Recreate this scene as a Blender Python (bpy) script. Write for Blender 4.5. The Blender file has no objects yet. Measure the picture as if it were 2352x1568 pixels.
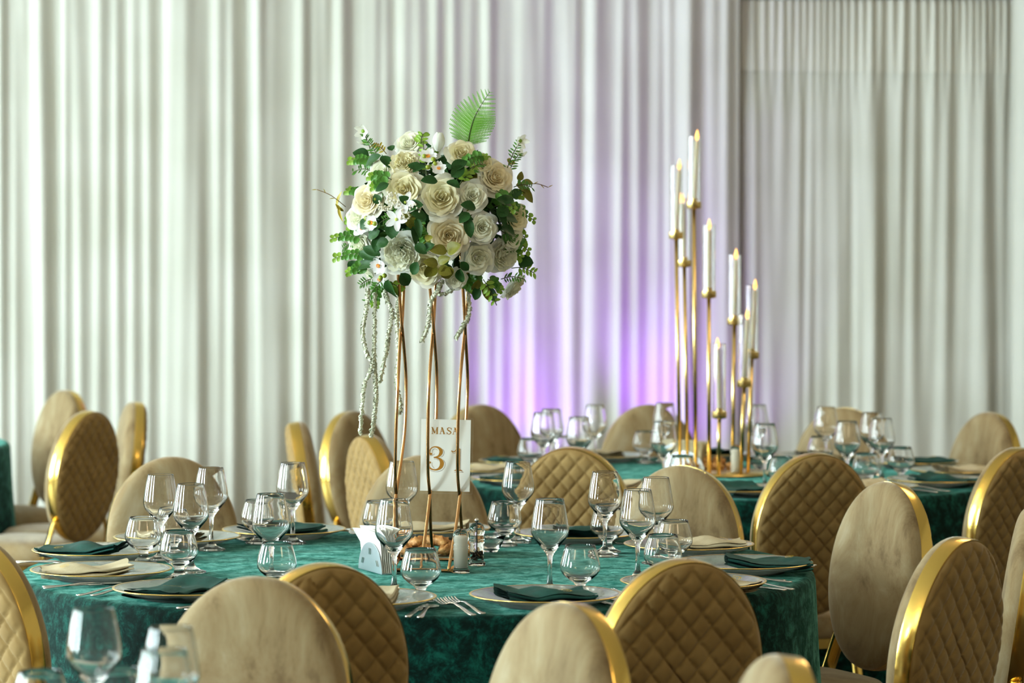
import bpy, math, random
from mathutils import Vector, Matrix

# ------------------------------------------------------------------ camera, light, exposure
scene = bpy.context.scene
COL = scene.collection
PI = math.pi
cam_data = bpy.data.cameras.new('camera')
cam = bpy.data.objects.new('camera', cam_data); COL.objects.link(cam)
cam.location = (0, 0, 1.49)
cam.rotation_euler = (math.radians(90 - 1.8702), 0, 0)
cam_data.sensor_width = 36; cam_data.lens = 105
cam_data.clip_start = .05; cam_data.clip_end = 60
cam_data.dof.use_dof = True
cam_data.dof.focus_distance = 6.62
cam_data.dof.aperture_fstop = 4.4
cam_data.dof.aperture_blades = 9
scene.camera = cam

world = bpy.data.worlds.new('world'); scene.world = world
world.use_nodes = True
world.node_tree.nodes['Background'].inputs[0].default_value = (.75, .9, 1, 1)
world.node_tree.nodes['Background'].inputs[1].default_value = .6
scene.view_settings.view_transform = 'Standard'
scene.view_settings.look = 'None'
scene.view_settings.exposure = 0.40
scene.view_settings.gamma = 1
scene.view_settings.use_curve_mapping = False
try:
    scene.cycles.use_light_tree = False
    scene.cycles.adaptive_threshold = .03
    scene.cycles.max_bounces = 16
    scene.cycles.diffuse_bounces = 4
    scene.cycles.glossy_bounces = 8
    scene.cycles.transmission_bounces = 16
    scene.cycles.transparent_max_bounces = 8
    scene.cycles.sample_clamp_indirect = 10
except Exception:
    pass

# daylight that falls in through the four tall windows of the side wall
WINDOW_Y = (1.6, 5.0, 8.4, 11.6)
for wy in WINDOW_Y:
    ld = bpy.data.lights.new('window_daylight', 'AREA')
    ld.shape = 'RECTANGLE'; ld.size = 2.5; ld.size_y = 1.1
    ld.energy = {0: 400, 1: 310, 2: 290, 3: 190}[WINDOW_Y.index(wy)]; ld.color = (.79, .97, 1.0)
    lo = bpy.data.objects.new('window_daylight', ld); COL.objects.link(lo)
    lo.location = (-7.36, wy, 1.95)
    lo.rotation_euler = (0, math.radians(-90), 0)

# ------------------------------------------------------------------ where things stand (metres; x right, y away from the camera)
T1 = (-0.216,6.82)
T2 = (0.68,9.5)
T3 = (-0.75,3.98)
T4 = (-2.77,11.0)
CHAIRS = [('a',-0.927,8.096,-150.9,1.46),('b',-0.242,8.163,-178.9,1.34),('c',0.45,7.778,145.2,1.17),('d',0.926,7.237,110.1,1.22),('e',0.887,5.854,48.8,1.47),('f',0.318,5.45,21.3,1.47),('g',-0.336,5.376,-4.8,1.45),('h',-1.074,5.872,-42.1,1.28),('i',1.164,6.553,79.1,1.41),('j',0.166,8.477,-26.7,1.14),('k',0.844,8.23,7.3,1.28),('l',1.441,8.441,35.7,1.3),('m',-0.445,9.018,-66.8,1.22),('n',-0.709,9.679,-97.3,1.4),('o',-0.566,10.309,-123.0,1.49),('p',-0.122,10.728,-146.8,1.47),('q',0.488,10.728,-171.1,1.24),('r',1.177,10.528,154.2,1.14),('s',1.648,10.229,127.0,1.21),('t',-0.44,5.179,165.5,1.24),('u',0.1,4.801,134.0,1.18),('v',0.39,4.175,99.7,1.16),('w',-1.752,11.78,127.4,1.28),('x',-1.455,10.309,62.3,1.49),('y',-1.366,10.905,86.1,1.41)]
PLATES = [(-0.971,6.996),(-0.906,6.568),(-0.678,6.218),(-0.309,6.051),(0.068,6.099),(0.386,6.339),(0.522,6.713),(0.423,7.123),(0.161,7.402),(-0.21,7.527),(-0.574,7.493),(-0.821,7.305)]
WINE = [(-0.822,6.972),(-0.722,6.7),(-0.521,6.432),(-0.249,6.289),(0.08,6.3),(0.276,6.544),(0.333,6.887),(0.22,7.055),(0.015,7.379),(-0.273,7.393),(-0.541,7.349),(-0.726,7.191)]
SNIFT = [(-0.853,6.89),(-0.734,6.565),(-0.498,6.306),(-0.189,6.171),(0.143,6.242),(0.328,6.475),(0.371,6.81),(0.229,7.141),(-0.018,7.3),(-0.326,7.326),(-0.627,7.355),(-0.804,7.056)]
WINE2 = [(0.1,9.54),(0.128,9.743),(0.209,9.3),(0.279,9.996),(0.462,9.071),(0.518,10.108),(0.76,8.961),(0.821,10.005),(1.039,9.869),(1.02,9.076),(1.152,9.54),(1.144,9.223)]
SNIFT2 = [(0.059,9.69),(0.177,9.813),(0.449,10.057),(0.509,8.91),(0.803,8.855),(1.013,9.787),(1.07,9.006),(1.211,9.277)]
WINE3 = [(-0.618,4.397),(-0.48,4.187),(-0.462,3.953)]
SNIFT3 = [(-0.697,4.395),(-0.585,4.422)]
PLATES2 = [(0.027,9.153),(0.299,8.866),(0.68,8.76),(1.05,8.859),(1.301,9.097),(1.42,9.474),(1.327,9.859),(1.05,10.141),(0.68,10.24),(0.31,10.141),(0.046,9.881),(-0.06,9.526)]
RODS = [[(-0.2595,6.745,1.4114),(-0.2511,6.78,1.3181),(-0.2489,6.8,1.2838),(-0.244,6.855,1.1901),(-0.2452,6.855,1.0829),(-0.2527,6.84,1.0048),(-0.2643,6.8,0.9201),(-0.2667,6.76,0.868),(-0.268,6.715,0.7599)],[(-0.2458,6.855,1.4101),(-0.2506,6.82,1.3171),(-0.2539,6.8,1.2838),(-0.2579,6.745,1.1752),(-0.2629,6.745,1.0579),(-0.265,6.77,0.9563),(-0.2643,6.8,0.9201),(-0.2633,6.85,0.8597),(-0.2642,6.95,0.7476)],[(-0.1917,6.745,1.4114),(-0.1809,6.78,1.3369),(-0.1775,6.8,1.2838),(-0.173,6.855,1.1901),(-0.1741,6.855,1.09),(-0.1798,6.84,0.9908),(-0.1868,6.8,0.9201),(-0.1946,6.76,0.8482),(-0.2059,6.705,0.7561)],[(-0.1718,6.855,1.4101),(-0.179,6.82,1.3111),(-0.1805,6.8,1.2838),(-0.187,6.745,1.1851),(-0.19,6.745,1.0895),(-0.1908,6.77,0.9761),(-0.1878,6.8,0.9201),(-0.1875,6.86,0.8387),(-0.1847,6.94,0.7467)],[(-0.116,6.745,1.4311),(-0.1078,6.78,1.3319),(-0.1061,6.8,1.2838),(-0.102,6.855,1.1801),(-0.1051,6.855,1.0859),(-0.1099,6.84,0.9908),(-0.1182,6.8,0.9181),(-0.1274,6.76,0.8482),(-0.1429,6.695,0.7533)],[(-0.0959,6.855,1.4101),(-0.1044,6.82,1.331),(-0.1081,6.8,1.2838),(-0.1171,6.745,1.1851),(-0.1221,6.745,1.0895),(-0.1236,6.77,0.9761),(-0.1202,6.8,0.9181),(-0.1163,6.86,0.8387),(-0.1115,6.93,0.7447)]]
SIGN = [(-0.1499,6.8,1.0096)]
CANDLES = [(0.578,9.5,1.603,0.229,0.017),(0.526,9.58,1.507,0.234,0.017),(0.557,9.66,1.417,0.219,-0.011),(0.621,9.42,1.321,0.228,0.001),(0.712,9.56,1.232,0.223,0.008),(0.765,9.52,1.125,0.233,0.022),(0.733,9.42,1.039,0.228,0.019),(0.652,9.38,0.943,0.233,-0.01)]
SALT = (-0.115,6.698)
PEPPER = (-0.081,6.852)
BOWL = (-0.061,7.154)
HOLD = (-0.312,6.716)
TRAY = (-0.19,7.063)
SALT2 = (0.715,9.528)
HOLD2 = (0.569,9.711)
NUTS2 = (0.672,9.6)
BOWL2 = (0.813,9.786)
CBASE = (0.667,9.528)
BOUQ = (-0.174,6.8,1.559)
FLOWERS = [('rose',-0.067,0.053,0.0446,1),('rose',0.018,0.035,0.0476,1),('rose',0.087,0.038,0.0337,0),('rose',0.138,0.081,0.0416,2),('rose',0.033,-0.051,0.0466,2),('rose',0.109,-0.033,0.0337,0),('peony',-0.074,-0.09,0.0446,0),('rose',0.099,-0.101,0.0367,0),('peony',0.157,-0.096,0.0367,0),('rose',-0.022,-0.123,0.0416,1),('rose',-0.151,0.028,0.0377,2),('rose',-0.172,-0.01,0.0327,0),('rose',-0.172,-0.071,0.0347,0),('rose',-0.117,0.094,0.0327,0),('rose',-0.057,0.159,0.0327,0),('bud',0.01,0.167,0.0258,0),('rose',0.062,0.135,0.0337,1),('rose',0.111,0.111,0.0258,1),('rose',0.185,-0.01,0.0327,1),('rose',0.182,-0.17,0.0337,0),('peony',-0.067,0.111,0.0327,1),('rose',-0.149,-0.141,0.0258,0),('rose',0.05,-0.149,0.0238,0),('rose',0.178,-0.055,0.0278,0),('rose',-0.127,0.064,0.0248,0)]
BLOSSOMS = [('o',-0.012,0.124,0.0208),('o',0.012,0.097,0.0178),('o',-0.124,-0.117,0.0208),('o',-0.126,-0.149,0.0178),('o',-0.137,-0.022,0.0188),('o',-0.161,-0.035,0.0139),('s',-0.062,0.022,0.0258),('s',-0.081,-0.015,0.0268),('w',-0.163,0.186,0.0178),('w',-0.161,0.159,0.0139),('w',0.193,0.164,0.0169),('w',0.192,0.132,0.0139),('w',0.003,0.139,0.0198)]
LEAVES = [('d',0.094,0.01,0.064,0.02,0.0258),('d',0.178,0.035,0.193,0.059,0.0218),('d',0.149,0.02,0.178,0.04,0.0258),('d',0.139,-0.005,0.169,0.01,0.0258),('d',-0.015,-0.01,-0.045,0.0,0.0258),('d',-0.025,-0.084,0.0,-0.069,0.0218),('d',-0.198,-0.109,-0.169,-0.134,0.0258),('d',-0.119,-0.109,-0.192,-0.117,0.0337),('d',-0.129,-0.104,-0.176,-0.084,0.0218),('d',-0.119,-0.094,-0.161,-0.074,0.0238),('d',-0.104,-0.149,-0.094,-0.196,0.0337),('d',-0.087,-0.015,-0.094,-0.057,0.0357),('d',-0.059,0.01,-0.025,0.02,0.0297),('d',-0.074,-0.134,-0.055,-0.164,0.0297),('d',-0.05,0.02,-0.074,0.035,0.0198),('d',-0.045,-0.03,-0.035,-0.069,0.0198),('d',-0.035,-0.01,-0.028,-0.055,0.0178),('d',-0.149,0.129,-0.186,0.141,0.0297),('d',-0.119,0.127,-0.094,0.104,0.0258),('d',-0.119,0.129,-0.159,0.109,0.0258),('d',-0.094,0.139,-0.099,0.154,0.0178),('d',-0.025,0.094,-0.055,0.109,0.0258),('d',-0.015,0.104,-0.045,0.094,0.0238),('d',0.01,0.069,-0.025,0.074,0.0258),('d',0.04,0.094,0.074,0.119,0.0278),('d',0.04,0.079,0.069,0.104,0.0278),('d',0.03,0.069,0.059,0.059,0.0258),('d',-0.119,0.02,-0.131,0.04,0.0218),('o',0.03,-0.084,-0.005,-0.081,0.0258),('o',0.03,-0.087,0.057,-0.069,0.0317),('o',0.01,-0.114,-0.02,-0.107,0.0238),('o',0.01,-0.109,0.035,-0.099,0.0218),('o',0.0,-0.114,-0.015,-0.147,0.0317),('o',0.025,-0.119,0.035,-0.149,0.0317),('o',0.01,-0.124,0.04,-0.134,0.0258),('o',-0.005,-0.05,-0.015,-0.061,0.0198),('o',0.193,0.069,0.22,0.071,0.0218),('o',0.188,0.074,0.198,0.094,0.0178),('o',0.193,0.059,0.224,0.025,0.0218),('o',0.183,0.064,0.21,0.05,0.0218),('y',-0.223,0.01,-0.216,0.05,0.0119),('y',-0.208,0.005,-0.226,0.02,0.0079),('y',-0.22,0.02,-0.212,-0.018,0.0079),('d',0.188,-0.109,0.22,-0.109,0.0337),('d',0.099,-0.164,0.089,-0.198,0.0218),('o',0.109,-0.159,0.121,-0.198,0.0178),('o',0.099,-0.149,0.084,-0.18,0.0198),('d',0.119,-0.169,0.137,-0.198,0.0238),('d',-0.144,-0.015,-0.167,-0.035,0.0238),('d',-0.198,0.0,-0.164,-0.03,0.0238),('d',0.139,0.03,0.178,0.02,0.0238),('d',0.149,-0.01,0.193,-0.015,0.0258),('d',0.149,-0.03,0.188,-0.05,0.0238),('d',0.139,0.01,0.164,-0.03,0.0218),('d',0.079,0.0,0.059,-0.02,0.0238),('d',0.074,-0.01,0.084,-0.055,0.0238),('d',-0.04,-0.069,-0.015,-0.089,0.0238),('d',-0.035,-0.109,-0.05,-0.139,0.0238),('d',0.059,-0.109,0.079,-0.129,0.0198),('d',0.059,-0.124,0.059,-0.159,0.0238),('d',-0.119,-0.04,-0.149,-0.055,0.0258),('d',-0.119,-0.05,-0.134,-0.089,0.0258),('d',-0.099,-0.064,-0.129,-0.069,0.0258),('d',-0.099,0.064,-0.129,0.05,0.0198)]
SPRIGS = [(-0.129,0.114,-0.192,0.119,'e'),(-0.139,0.094,-0.186,0.094,'t'),(-0.094,0.074,-0.144,0.081,'e'),(-0.099,0.064,-0.137,0.057,'e'),(-0.154,0.04,-0.198,0.05,'e'),(-0.159,-0.055,-0.232,-0.057,'e'),(-0.169,-0.064,-0.208,-0.079,'t'),(-0.149,-0.094,-0.226,-0.101,'e'),(-0.149,-0.119,-0.198,-0.134,'e'),(-0.129,-0.149,-0.169,-0.161,'t'),(-0.119,-0.149,-0.154,-0.198,'t'),(-0.129,-0.159,-0.137,-0.208,'e'),(-0.084,-0.01,-0.129,-0.03,'t'),(-0.159,-0.01,-0.198,-0.015,'e'),(0.149,0.02,0.223,-0.015,'e'),(0.149,-0.01,0.203,-0.055,'e'),(0.139,0.05,0.178,0.01,'e'),(0.149,-0.04,0.21,-0.084,'e'),(0.159,0.089,0.19,0.159,'t'),(0.164,0.084,0.19,0.134,'t'),(0.059,0.109,0.117,0.127,'e'),(0.079,0.089,0.109,0.109,'t'),(0.059,0.064,0.089,0.104,'l'),(0.178,0.059,0.218,0.059,'t'),(0.173,-0.124,0.223,-0.134,'l'),(0.149,-0.149,0.203,-0.149,'t'),(0.089,-0.129,0.099,-0.164,'e'),(0.109,-0.149,0.139,-0.208,'l'),(-0.129,0.129,-0.157,0.167,'t'),(-0.144,0.134,-0.161,0.18,'t'),(-0.032,0.149,-0.025,0.178,'l'),(-0.015,0.079,-0.025,0.159,'l'),(-0.084,-0.055,-0.094,0.01,'t'),(-0.04,-0.04,-0.025,-0.02,'t'),(-0.109,0.134,-0.139,0.154,'y'),(-0.203,0.015,-0.268,0.054,'b'),(0.203,0.064,0.256,0.059,'b'),(0.169,0.109,0.173,0.117,'y'),(-0.094,-0.178,-0.094,-0.159,'t'),(0.05,0.069,0.069,0.094,'l'),(0.139,0.035,0.193,0.04,'e'),(0.134,0.015,0.198,0.01,'e'),(0.144,-0.02,0.198,-0.035,'e'),(0.149,-0.055,0.203,-0.069,'e'),(0.159,-0.069,0.193,-0.099,'e'),(0.059,-0.149,0.084,-0.173,'e'),(0.119,-0.149,0.149,-0.173,'e'),(-0.04,-0.03,-0.015,-0.069,'e'),(-0.099,-0.159,-0.079,-0.178,'l'),(-0.154,-0.03,-0.193,-0.04,'e')]
STRINGS = [[(-0.151,-0.169),(-0.154,-0.208),(-0.163,-0.268),(-0.153,-0.319),(-0.141,-0.339),(-0.159,-0.387),(-0.165,-0.436),(-0.17,-0.496)],[(-0.136,-0.178),(-0.137,-0.268),(-0.137,-0.337),(-0.133,-0.406),(-0.137,-0.456),(-0.145,-0.502)],[(-0.114,-0.173),(-0.107,-0.198),(-0.097,-0.228),(-0.106,-0.278),(-0.11,-0.307),(-0.125,-0.383)],[(-0.079,-0.159),(-0.085,-0.198),(-0.088,-0.248),(-0.085,-0.317),(-0.09,-0.387),(-0.081,-0.436),(-0.085,-0.456)],[(0.02,-0.149),(0.008,-0.173),(-0.008,-0.198),(-0.014,-0.248),(-0.028,-0.287)],[(0.057,-0.154),(0.04,-0.172),(0.018,-0.182),(0.008,-0.176),(0.01,-0.159)],[(0.071,-0.159),(0.078,-0.208),(0.073,-0.238),(0.061,-0.258),(0.048,-0.281)]]
FERN = [(0.075,0.154),(0.081,0.188),(0.094,0.223),(0.124,0.27)]
RIDGES = [-2.432,-2.354,-2.291,-2.236,-2.19,-2.106,-2.009,-1.952,-1.858,-1.773,-1.704,-1.637,-1.513,-1.423,-1.32,-1.252,-1.134,-1.055,-0.943,-0.88,-0.834,-0.756,-0.665,-0.61,-0.563,-0.494,-0.421,-0.346,-0.268,-0.199,-0.11,-0.051,0.028,0.092,0.15,0.25,0.287,0.374,0.488,0.555,0.657,0.703,0.793,0.905,0.968]
RIDGES2 = [1.031,1.092,1.159,1.222,1.301,1.346,1.391,1.47,1.513,1.555,1.629,1.714,1.753,1.82,1.897,1.968,2.058,2.137,2.216,2.271,2.33,2.409,2.487]


# ------------------------------------------------------------------ materials
MATS = {}
def nodes_of(name):
    m = bpy.data.materials.new(name); m.use_nodes = True
    MATS[name] = m
    nt = m.node_tree
    return m, nt, nt.nodes['Principled BSDF']
def setp(b, **kw):
    for k, v in kw.items():
        k = k.replace('_', ' ')
        for i in b.inputs:
            if i.name.lower() == k.lower():
                i.default_value = (v + (1,)) if isinstance(v, tuple) and len(i.default_value) == 4 else v
                break
def srgb(r, g, b):
    f = lambda c: (c / 255 / 12.92) if c / 255 <= .04045 else ((c / 255 + .055) / 1.055) ** 2.4
    return (f(r), f(g), f(b))
def mat(name, col, rough=.5, metal=0, **kw):
    m, nt, b = nodes_of(name)
    setp(b, Base_Color=col, Roughness=rough, Metallic=metal, **kw)
    return m
def noise_ramp(nt, scale, detail, rough, stops, coord='Object', stretch=None, distort=0.0):
    tc = nt.nodes.new('ShaderNodeTexCoord'); src = tc.outputs[coord]
    if stretch:
        mp = nt.nodes.new('ShaderNodeMapping'); mp.inputs['Scale'].default_value = stretch
        nt.links.new(src, mp.inputs['Vector']); src = mp.outputs['Vector']
    n = nt.nodes.new('ShaderNodeTexNoise')
    n.inputs['Scale'].default_value = scale; n.inputs['Detail'].default_value = detail
    n.inputs['Roughness'].default_value = rough; n.inputs['Distortion'].default_value = distort
    nt.links.new(src, n.inputs['Vector'])
    r = nt.nodes.new('ShaderNodeValToRGB')
    while len(r.color_ramp.elements) < len(stops): r.color_ramp.elements.new(.5)
    for e, (p, c) in zip(r.color_ramp.elements, stops):
        e.position = p; e.color = tuple(c) + (1,)
    nt.links.new(n.outputs['Fac'], r.inputs['Fac'])
    return n, r
def mat_noise(name, scale, detail, nrough, stops, rough=.6, metal=0, bump=0, bscale=None, stretch=None, distort=0.0, **kw):
    m, nt, b = nodes_of(name)
    setp(b, Roughness=rough, Metallic=metal, **kw)
    n, r = noise_ramp(nt, scale, detail, nrough, stops, stretch=stretch, distort=distort)
    nt.links.new(r.outputs['Color'], b.inputs['Base Color'])
    if bump:
        bn, _ = noise_ramp(nt, bscale or scale, 4, .6, [(0, (0, 0, 0)), (1, (1, 1, 1))])
        bp = nt.nodes.new('ShaderNodeBump'); bp.inputs['Strength'].default_value = bump; bp.inputs['Distance'].default_value = .01
        nt.links.new(bn.outputs['Fac'], bp.inputs['Height']); nt.links.new(bp.outputs['Normal'], b.inputs['Normal'])
    return m

TAN = srgb(176, 152, 106)
mat_noise('velvet_tan', 6, 5, .68, [(.34, srgb(112, 90, 56)), (.45, srgb(139, 117, 80)), (.56, srgb(151, 132, 96)), (.70, srgb(168, 154, 124))], rough=.85, distort=1.4, stretch=(1, 1, .6),
          Sheen_Weight=.55, Sheen_Roughness=.35, Sheen_Tint=(1, .96, .86))
mat_noise('velvet_quilt', 10, 3, .5, [(.35, srgb(134, 106, 56)), (.7, srgb(156, 128, 76))], rough=.85,
          Sheen_Weight=.45, Sheen_Roughness=.35, Sheen_Tint=(1, .95, .84))
mat('gold_polished', (.83, .56, .14), .17, 1)
mat('gold_candle', (.80, .58, .22), .24, 1)
mat('rose_gold', (.66, .36, .15), .22, 1)
mat('gold_rim', (.85, .62, .20), .25, 1)
mat_noise('velvet_teal', 24, 7, .78, [(.40, srgb(0, 22, 18)), (.48, srgb(0, 32, 28)), (.54, srgb(0, 54, 47)), (.66, srgb(14, 88, 77))], rough=.85,
          distort=.35, Sheen_Weight=.68, Sheen_Roughness=.36, Sheen_Tint=srgb(70, 235, 205), Specular_IOR_Level=.15)
_m = MATS['velvet_teal']; _b = _m.node_tree.nodes['Principled BSDF']; _r = _b.inputs['Base Color'].links[0].from_node
_s = _m.node_tree.nodes.new('ShaderNodeValToRGB'); _s.color_ramp.elements[0].position = .42; _s.color_ramp.elements[0].color = srgb(20, 130, 112) + (1,)
_s.color_ramp.elements[1].position = .62; _s.color_ramp.elements[1].color = srgb(150, 225, 208) + (1,)
_m.node_tree.links.new(_r.inputs['Fac'].links[0].from_socket, _s.inputs['Fac']); _m.node_tree.links.new(_s.outputs['Color'], _b.inputs['Sheen Tint'])
mat_noise('napkin_teal', 30, 4, .6, [(.3, srgb(2, 60, 54)), (.7, srgb(8, 80, 72))], rough=.8, bump=.2, bscale=400)
mat_noise('napkin_beige', 30, 4, .6, [(.3, srgb(186, 172, 138)), (.7, srgb(204, 192, 160))], rough=.85, bump=.2, bscale=400)
mat('embroidery', srgb(214, 178, 40), .45, .3)
mat('paper_white', srgb(238, 240, 234), .8)
mat('card_white', srgb(236, 238, 232), .6)
mat('print_gold', srgb(176, 122, 34), .5, .2)
mat('print_brown', srgb(128, 88, 52), .6)
mat('steel', (.72, .71, .69), .16, 1)
mat('steel_brushed', (.60, .64, .68), .34, 1)
mat('glass', (1, 1, 1), 0, 0, Transmission_Weight=1.0, IOR=1.46)
mat('acrylic', (.98, 1, .99), .02, 0, Transmission_Weight=1.0, IOR=1.3)
mat_noise('charger_glass', 22, 3, .5, [(.3, srgb(205, 214, 210)), (.7, srgb(240, 244, 240))], rough=.06, bump=.12, bscale=18,
          Transmission_Weight=.72, IOR=1.45)
mat('salt', srgb(226, 222, 208), .9)
mat('pepper', srgb(48, 36, 28), .8)
mat_noise('pastry', 40, 5, .6, [(.3, srgb(140, 84, 34)), (.5, srgb(196, 138, 70)), (.7, srgb(226, 184, 120))], rough=.6, bump=.6, bscale=60)
mat('candle_wax', srgb(238, 230, 206), .5, 0, Subsurface_Weight=.3, Subsurface_Radius=(.01, .006, .003))
m, nt, b = nodes_of('flame'); setp(b, Base_Color=(1, .6, .2), Emission_Color=(1, .44, .07), Emission_Strength=2.6)
mat('wick', (.03, .02, .02), .9)
def thin_cloth(m, k):
    """let part of the light pass through a thin sheet"""
    nt = m.node_tree; b = nt.nodes['Principled BSDF']; out = nt.nodes['Material Output']
    tr = nt.nodes.new('ShaderNodeBsdfTranslucent'); mx = nt.nodes.new('ShaderNodeMixShader'); mx.inputs[0].default_value = k
    if b.inputs['Base Color'].links: nt.links.new(b.inputs['Base Color'].links[0].from_socket, tr.inputs['Color'])
    else: tr.inputs['Color'].default_value = b.inputs['Base Color'].default_value
    nt.links.new(b.outputs[0], mx.inputs[1]); nt.links.new(tr.outputs[0], mx.inputs[2]); nt.links.new(mx.outputs[0], out.inputs['Surface'])
def petal_mat(name, inner, outer):
    m = mat_noise(name, 35, 3, .5, [(.3, inner), (.7, outer)], rough=.6, Sheen_Weight=.1)
    thin_cloth(m, .28)
petal_mat('petal_white', srgb(244, 246, 236), srgb(250, 251, 245)); petal_mat('petal_white_core', srgb(250, 250, 226), srgb(253, 253, 238))
petal_mat('petal_cream', srgb(248, 244, 224), srgb(252, 249, 236)); petal_mat('petal_cream_core', srgb(249, 242, 200), srgb(252, 247, 216))
petal_mat('petal_peach', srgb(250, 244, 224), srgb(253, 249, 236)); petal_mat('petal_peach_core', srgb(250, 238, 200), srgb(252, 243, 214))
thin_cloth(mat('blossom_white', srgb(250, 250, 250), .6), .3)
mat('stamen_orange', srgb(244, 164, 44), .6); mat('stamen_green', srgb(196, 216, 96), .6)
mat_noise('leaf_dark', 30, 3, .5, [(.3, srgb(16, 54, 16)), (.7, srgb(46, 92, 34))], rough=.6, Specular_IOR_Level=.3)
mat_noise('leaf_green', 40, 3, .5, [(.3, srgb(36, 104, 34)), (.7, srgb(104, 160, 54))], rough=.4)
mat_noise('leaf_olive', 40, 3, .5, [(.3, srgb(92, 96, 20)), (.7, srgb(150, 144, 44))], rough=.5)
mat_noise('leaf_yellow', 40, 3, .5, [(.3, srgb(160, 142, 30)), (.7, srgb(190, 170, 60))], rough=.5)
mat_noise('leaf_lime', 40, 3, .5, [(.3, srgb(104, 150, 34)), (.7, srgb(160, 196, 70))], rough=.45)
mat('fern_green', srgb(128, 190, 74), .5, Subsurface_Weight=.1)
mat('stem_green', srgb(70, 84, 34), .6); mat('stem_brown', srgb(120, 92, 40), .6)
mat('berry', srgb(150, 166, 50), .4)
mat_noise('amaranth', 90, 2, .5, [(.3, srgb(206, 210, 184)), (.7, srgb(232, 236, 216))], rough=.8)
mat_noise('curtain_cloth', 3, 1, .5, [(.3, srgb(206, 205, 194)), (.7, srgb(215, 214, 205))], rough=.9, Specular_IOR_Level=.1)
mat('curtain_backlit', srgb(216, 214, 203), .75)  # paler than curtain_cloth: light coming through from behind, put into the colour
mat_noise('wall_paint', 4, 3, .5, [(.3, srgb(206, 200, 186)), (.7, srgb(216, 210, 198))], rough=.85)
mat_noise('wall_dark', 4, 3, .5, [(.3, srgb(160, 150, 134)), (.7, srgb(170, 160, 144))], rough=.85)
mat('ceiling_paint', srgb(225, 220, 208), .9)
mat_noise('floor_wood', 6, 4, .6, [(.3, srgb(44, 34, 26)), (.7, srgb(70, 54, 40))], rough=.45, stretch=(1, 6, 1))
def plain_diffuse(name):
    nt = MATS[name].node_tree; b = nt.nodes['Principled BSDF']; d = nt.nodes.new('ShaderNodeBsdfDiffuse')
    if b.inputs['Base Color'].links: nt.links.new(b.inputs['Base Color'].links[0].from_socket, d.inputs['Color'])
    else: d.inputs['Color'].default_value = b.inputs['Base Color'].default_value
    nt.links.new(d.outputs[0], nt.nodes['Material Output'].inputs['Surface'])
for k in ('curtain_cloth', 'curtain_backlit', 'wall_paint', 'wall_dark', 'ceiling_paint'): plain_diffuse(k)
mat('frame_white', srgb(230, 230, 226), .5)
mat('lamp_black', srgb(22, 22, 24), .4)
m, nt, b = nodes_of('lamp_warm'); setp(b, Base_Color=(1, .8, .5), Emission_Color=(1, .68, .32), Emission_Strength=14.0)
m, nt, b = nodes_of('lens_purple'); setp(b, Base_Color=(.5, .2, 1), Emission_Color=(.45, .12, 1), Emission_Strength=4.0)
for k in ('flame', 'lamp_warm', 'lens_purple'):      # their light comes from the lamps placed in them
    MATS[k].cycles.emission_sampling = 'NONE'
mat('wood_dark', srgb(92, 66, 40), .5)

# ------------------------------------------------------------------ mesh helpers
class MB:
    def __init__(s): s.v = []; s.f = []
    def add(s, vs, fs):
        o = len(s.v); s.v += [tuple(p) for p in vs]; s.f += [tuple(i + o for i in f) for f in fs]; return s
    def box(s, a, b):
        (x0, y0, z0), (x1, y1, z1) = a, b
        return s.add([(x0,y0,z0),(x1,y0,z0),(x1,y1,z0),(x0,y1,z0),(x0,y0,z1),(x1,y0,z1),(x1,y1,z1),(x0,y1,z1)],
                     [(0,3,2,1),(4,5,6,7),(0,1,5,4),(1,2,6,5),(2,3,7,6),(3,0,4,7)])
    def grid(s, rows, closed_u=False, closed_v=False):
        n, k = len(rows), len(rows[0]); vs = [p for r in rows for p in r]; fs = []
        for i in range(n if closed_v else n - 1):
            for j in range(k if closed_u else k - 1):
                i2, j2 = (i + 1) % n, (j + 1) % k
                fs.append((i*k+j, i*k+j2, i2*k+j2, i2*k+j))
        return s.add(vs, fs)
    def lathe(s, prof, n=32, cx=0, cy=0, cz=0):
        rows = [[(cx + r*math.cos(2*PI*j/n), cy + r*math.sin(2*PI*j/n), cz + z) for j in range(n)] for r, z in prof]
        return s.grid(rows, closed_u=True)
    def tube(s, pts, rad, n=8, cap=True, flat=1.0):
        pts = [Vector(p) for p in pts]; m = len(pts); rows = []
        rad = rad if isinstance(rad, (list, tuple)) else [rad] * m
        t0 = (pts[1] - pts[0]).normalized()
        nrm = t0.orthogonal().normalized()
        for i, p in enumerate(pts):
            t = (pts[min(i+1, m-1)] - pts[max(i-1, 0)]).normalized()
            nrm = (nrm - t * nrm.dot(t)).normalized(); bn = t.cross(nrm)
            rows.append([tuple(p + rad[i]*(math.cos(2*PI*j/n)*nrm + flat*math.sin(2*PI*j/n)*bn)) for j in range(n)])
        o = len(s.v); s.grid(rows, closed_u=True)
        if cap:
            s.f.append(tuple(o + j for j in range(n))[::-1]); s.f.append(tuple(o + (m-1)*n + j for j in range(n)))
        return s
    def ball(s, c, r, n=10, k=6, sz=1.0):
        rows = [[(c[0]+r*math.sin(PI*i/k)*math.cos(2*PI*j/n), c[1]+r*math.sin(PI*i/k)*math.sin(2*PI*j/n), c[2]+r*sz*math.cos(PI*i/k)) for j in range(n)] for i in range(k+1)]
        return s.grid(rows, closed_u=True)
    def mesh(s, name, material, smooth=True):
        me = bpy.data.meshes.new(name); me.from_pydata(s.v, [], s.f); me.validate()
        if material: me.materials.append(MATS[material])
        if smooth:
            for p in me.polygons: p.use_smooth = True
        me.update(); return me
    def build(s, name, material, parent=None, smooth=True):
        return link(name, s.mesh(name, material, smooth), parent)
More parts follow.
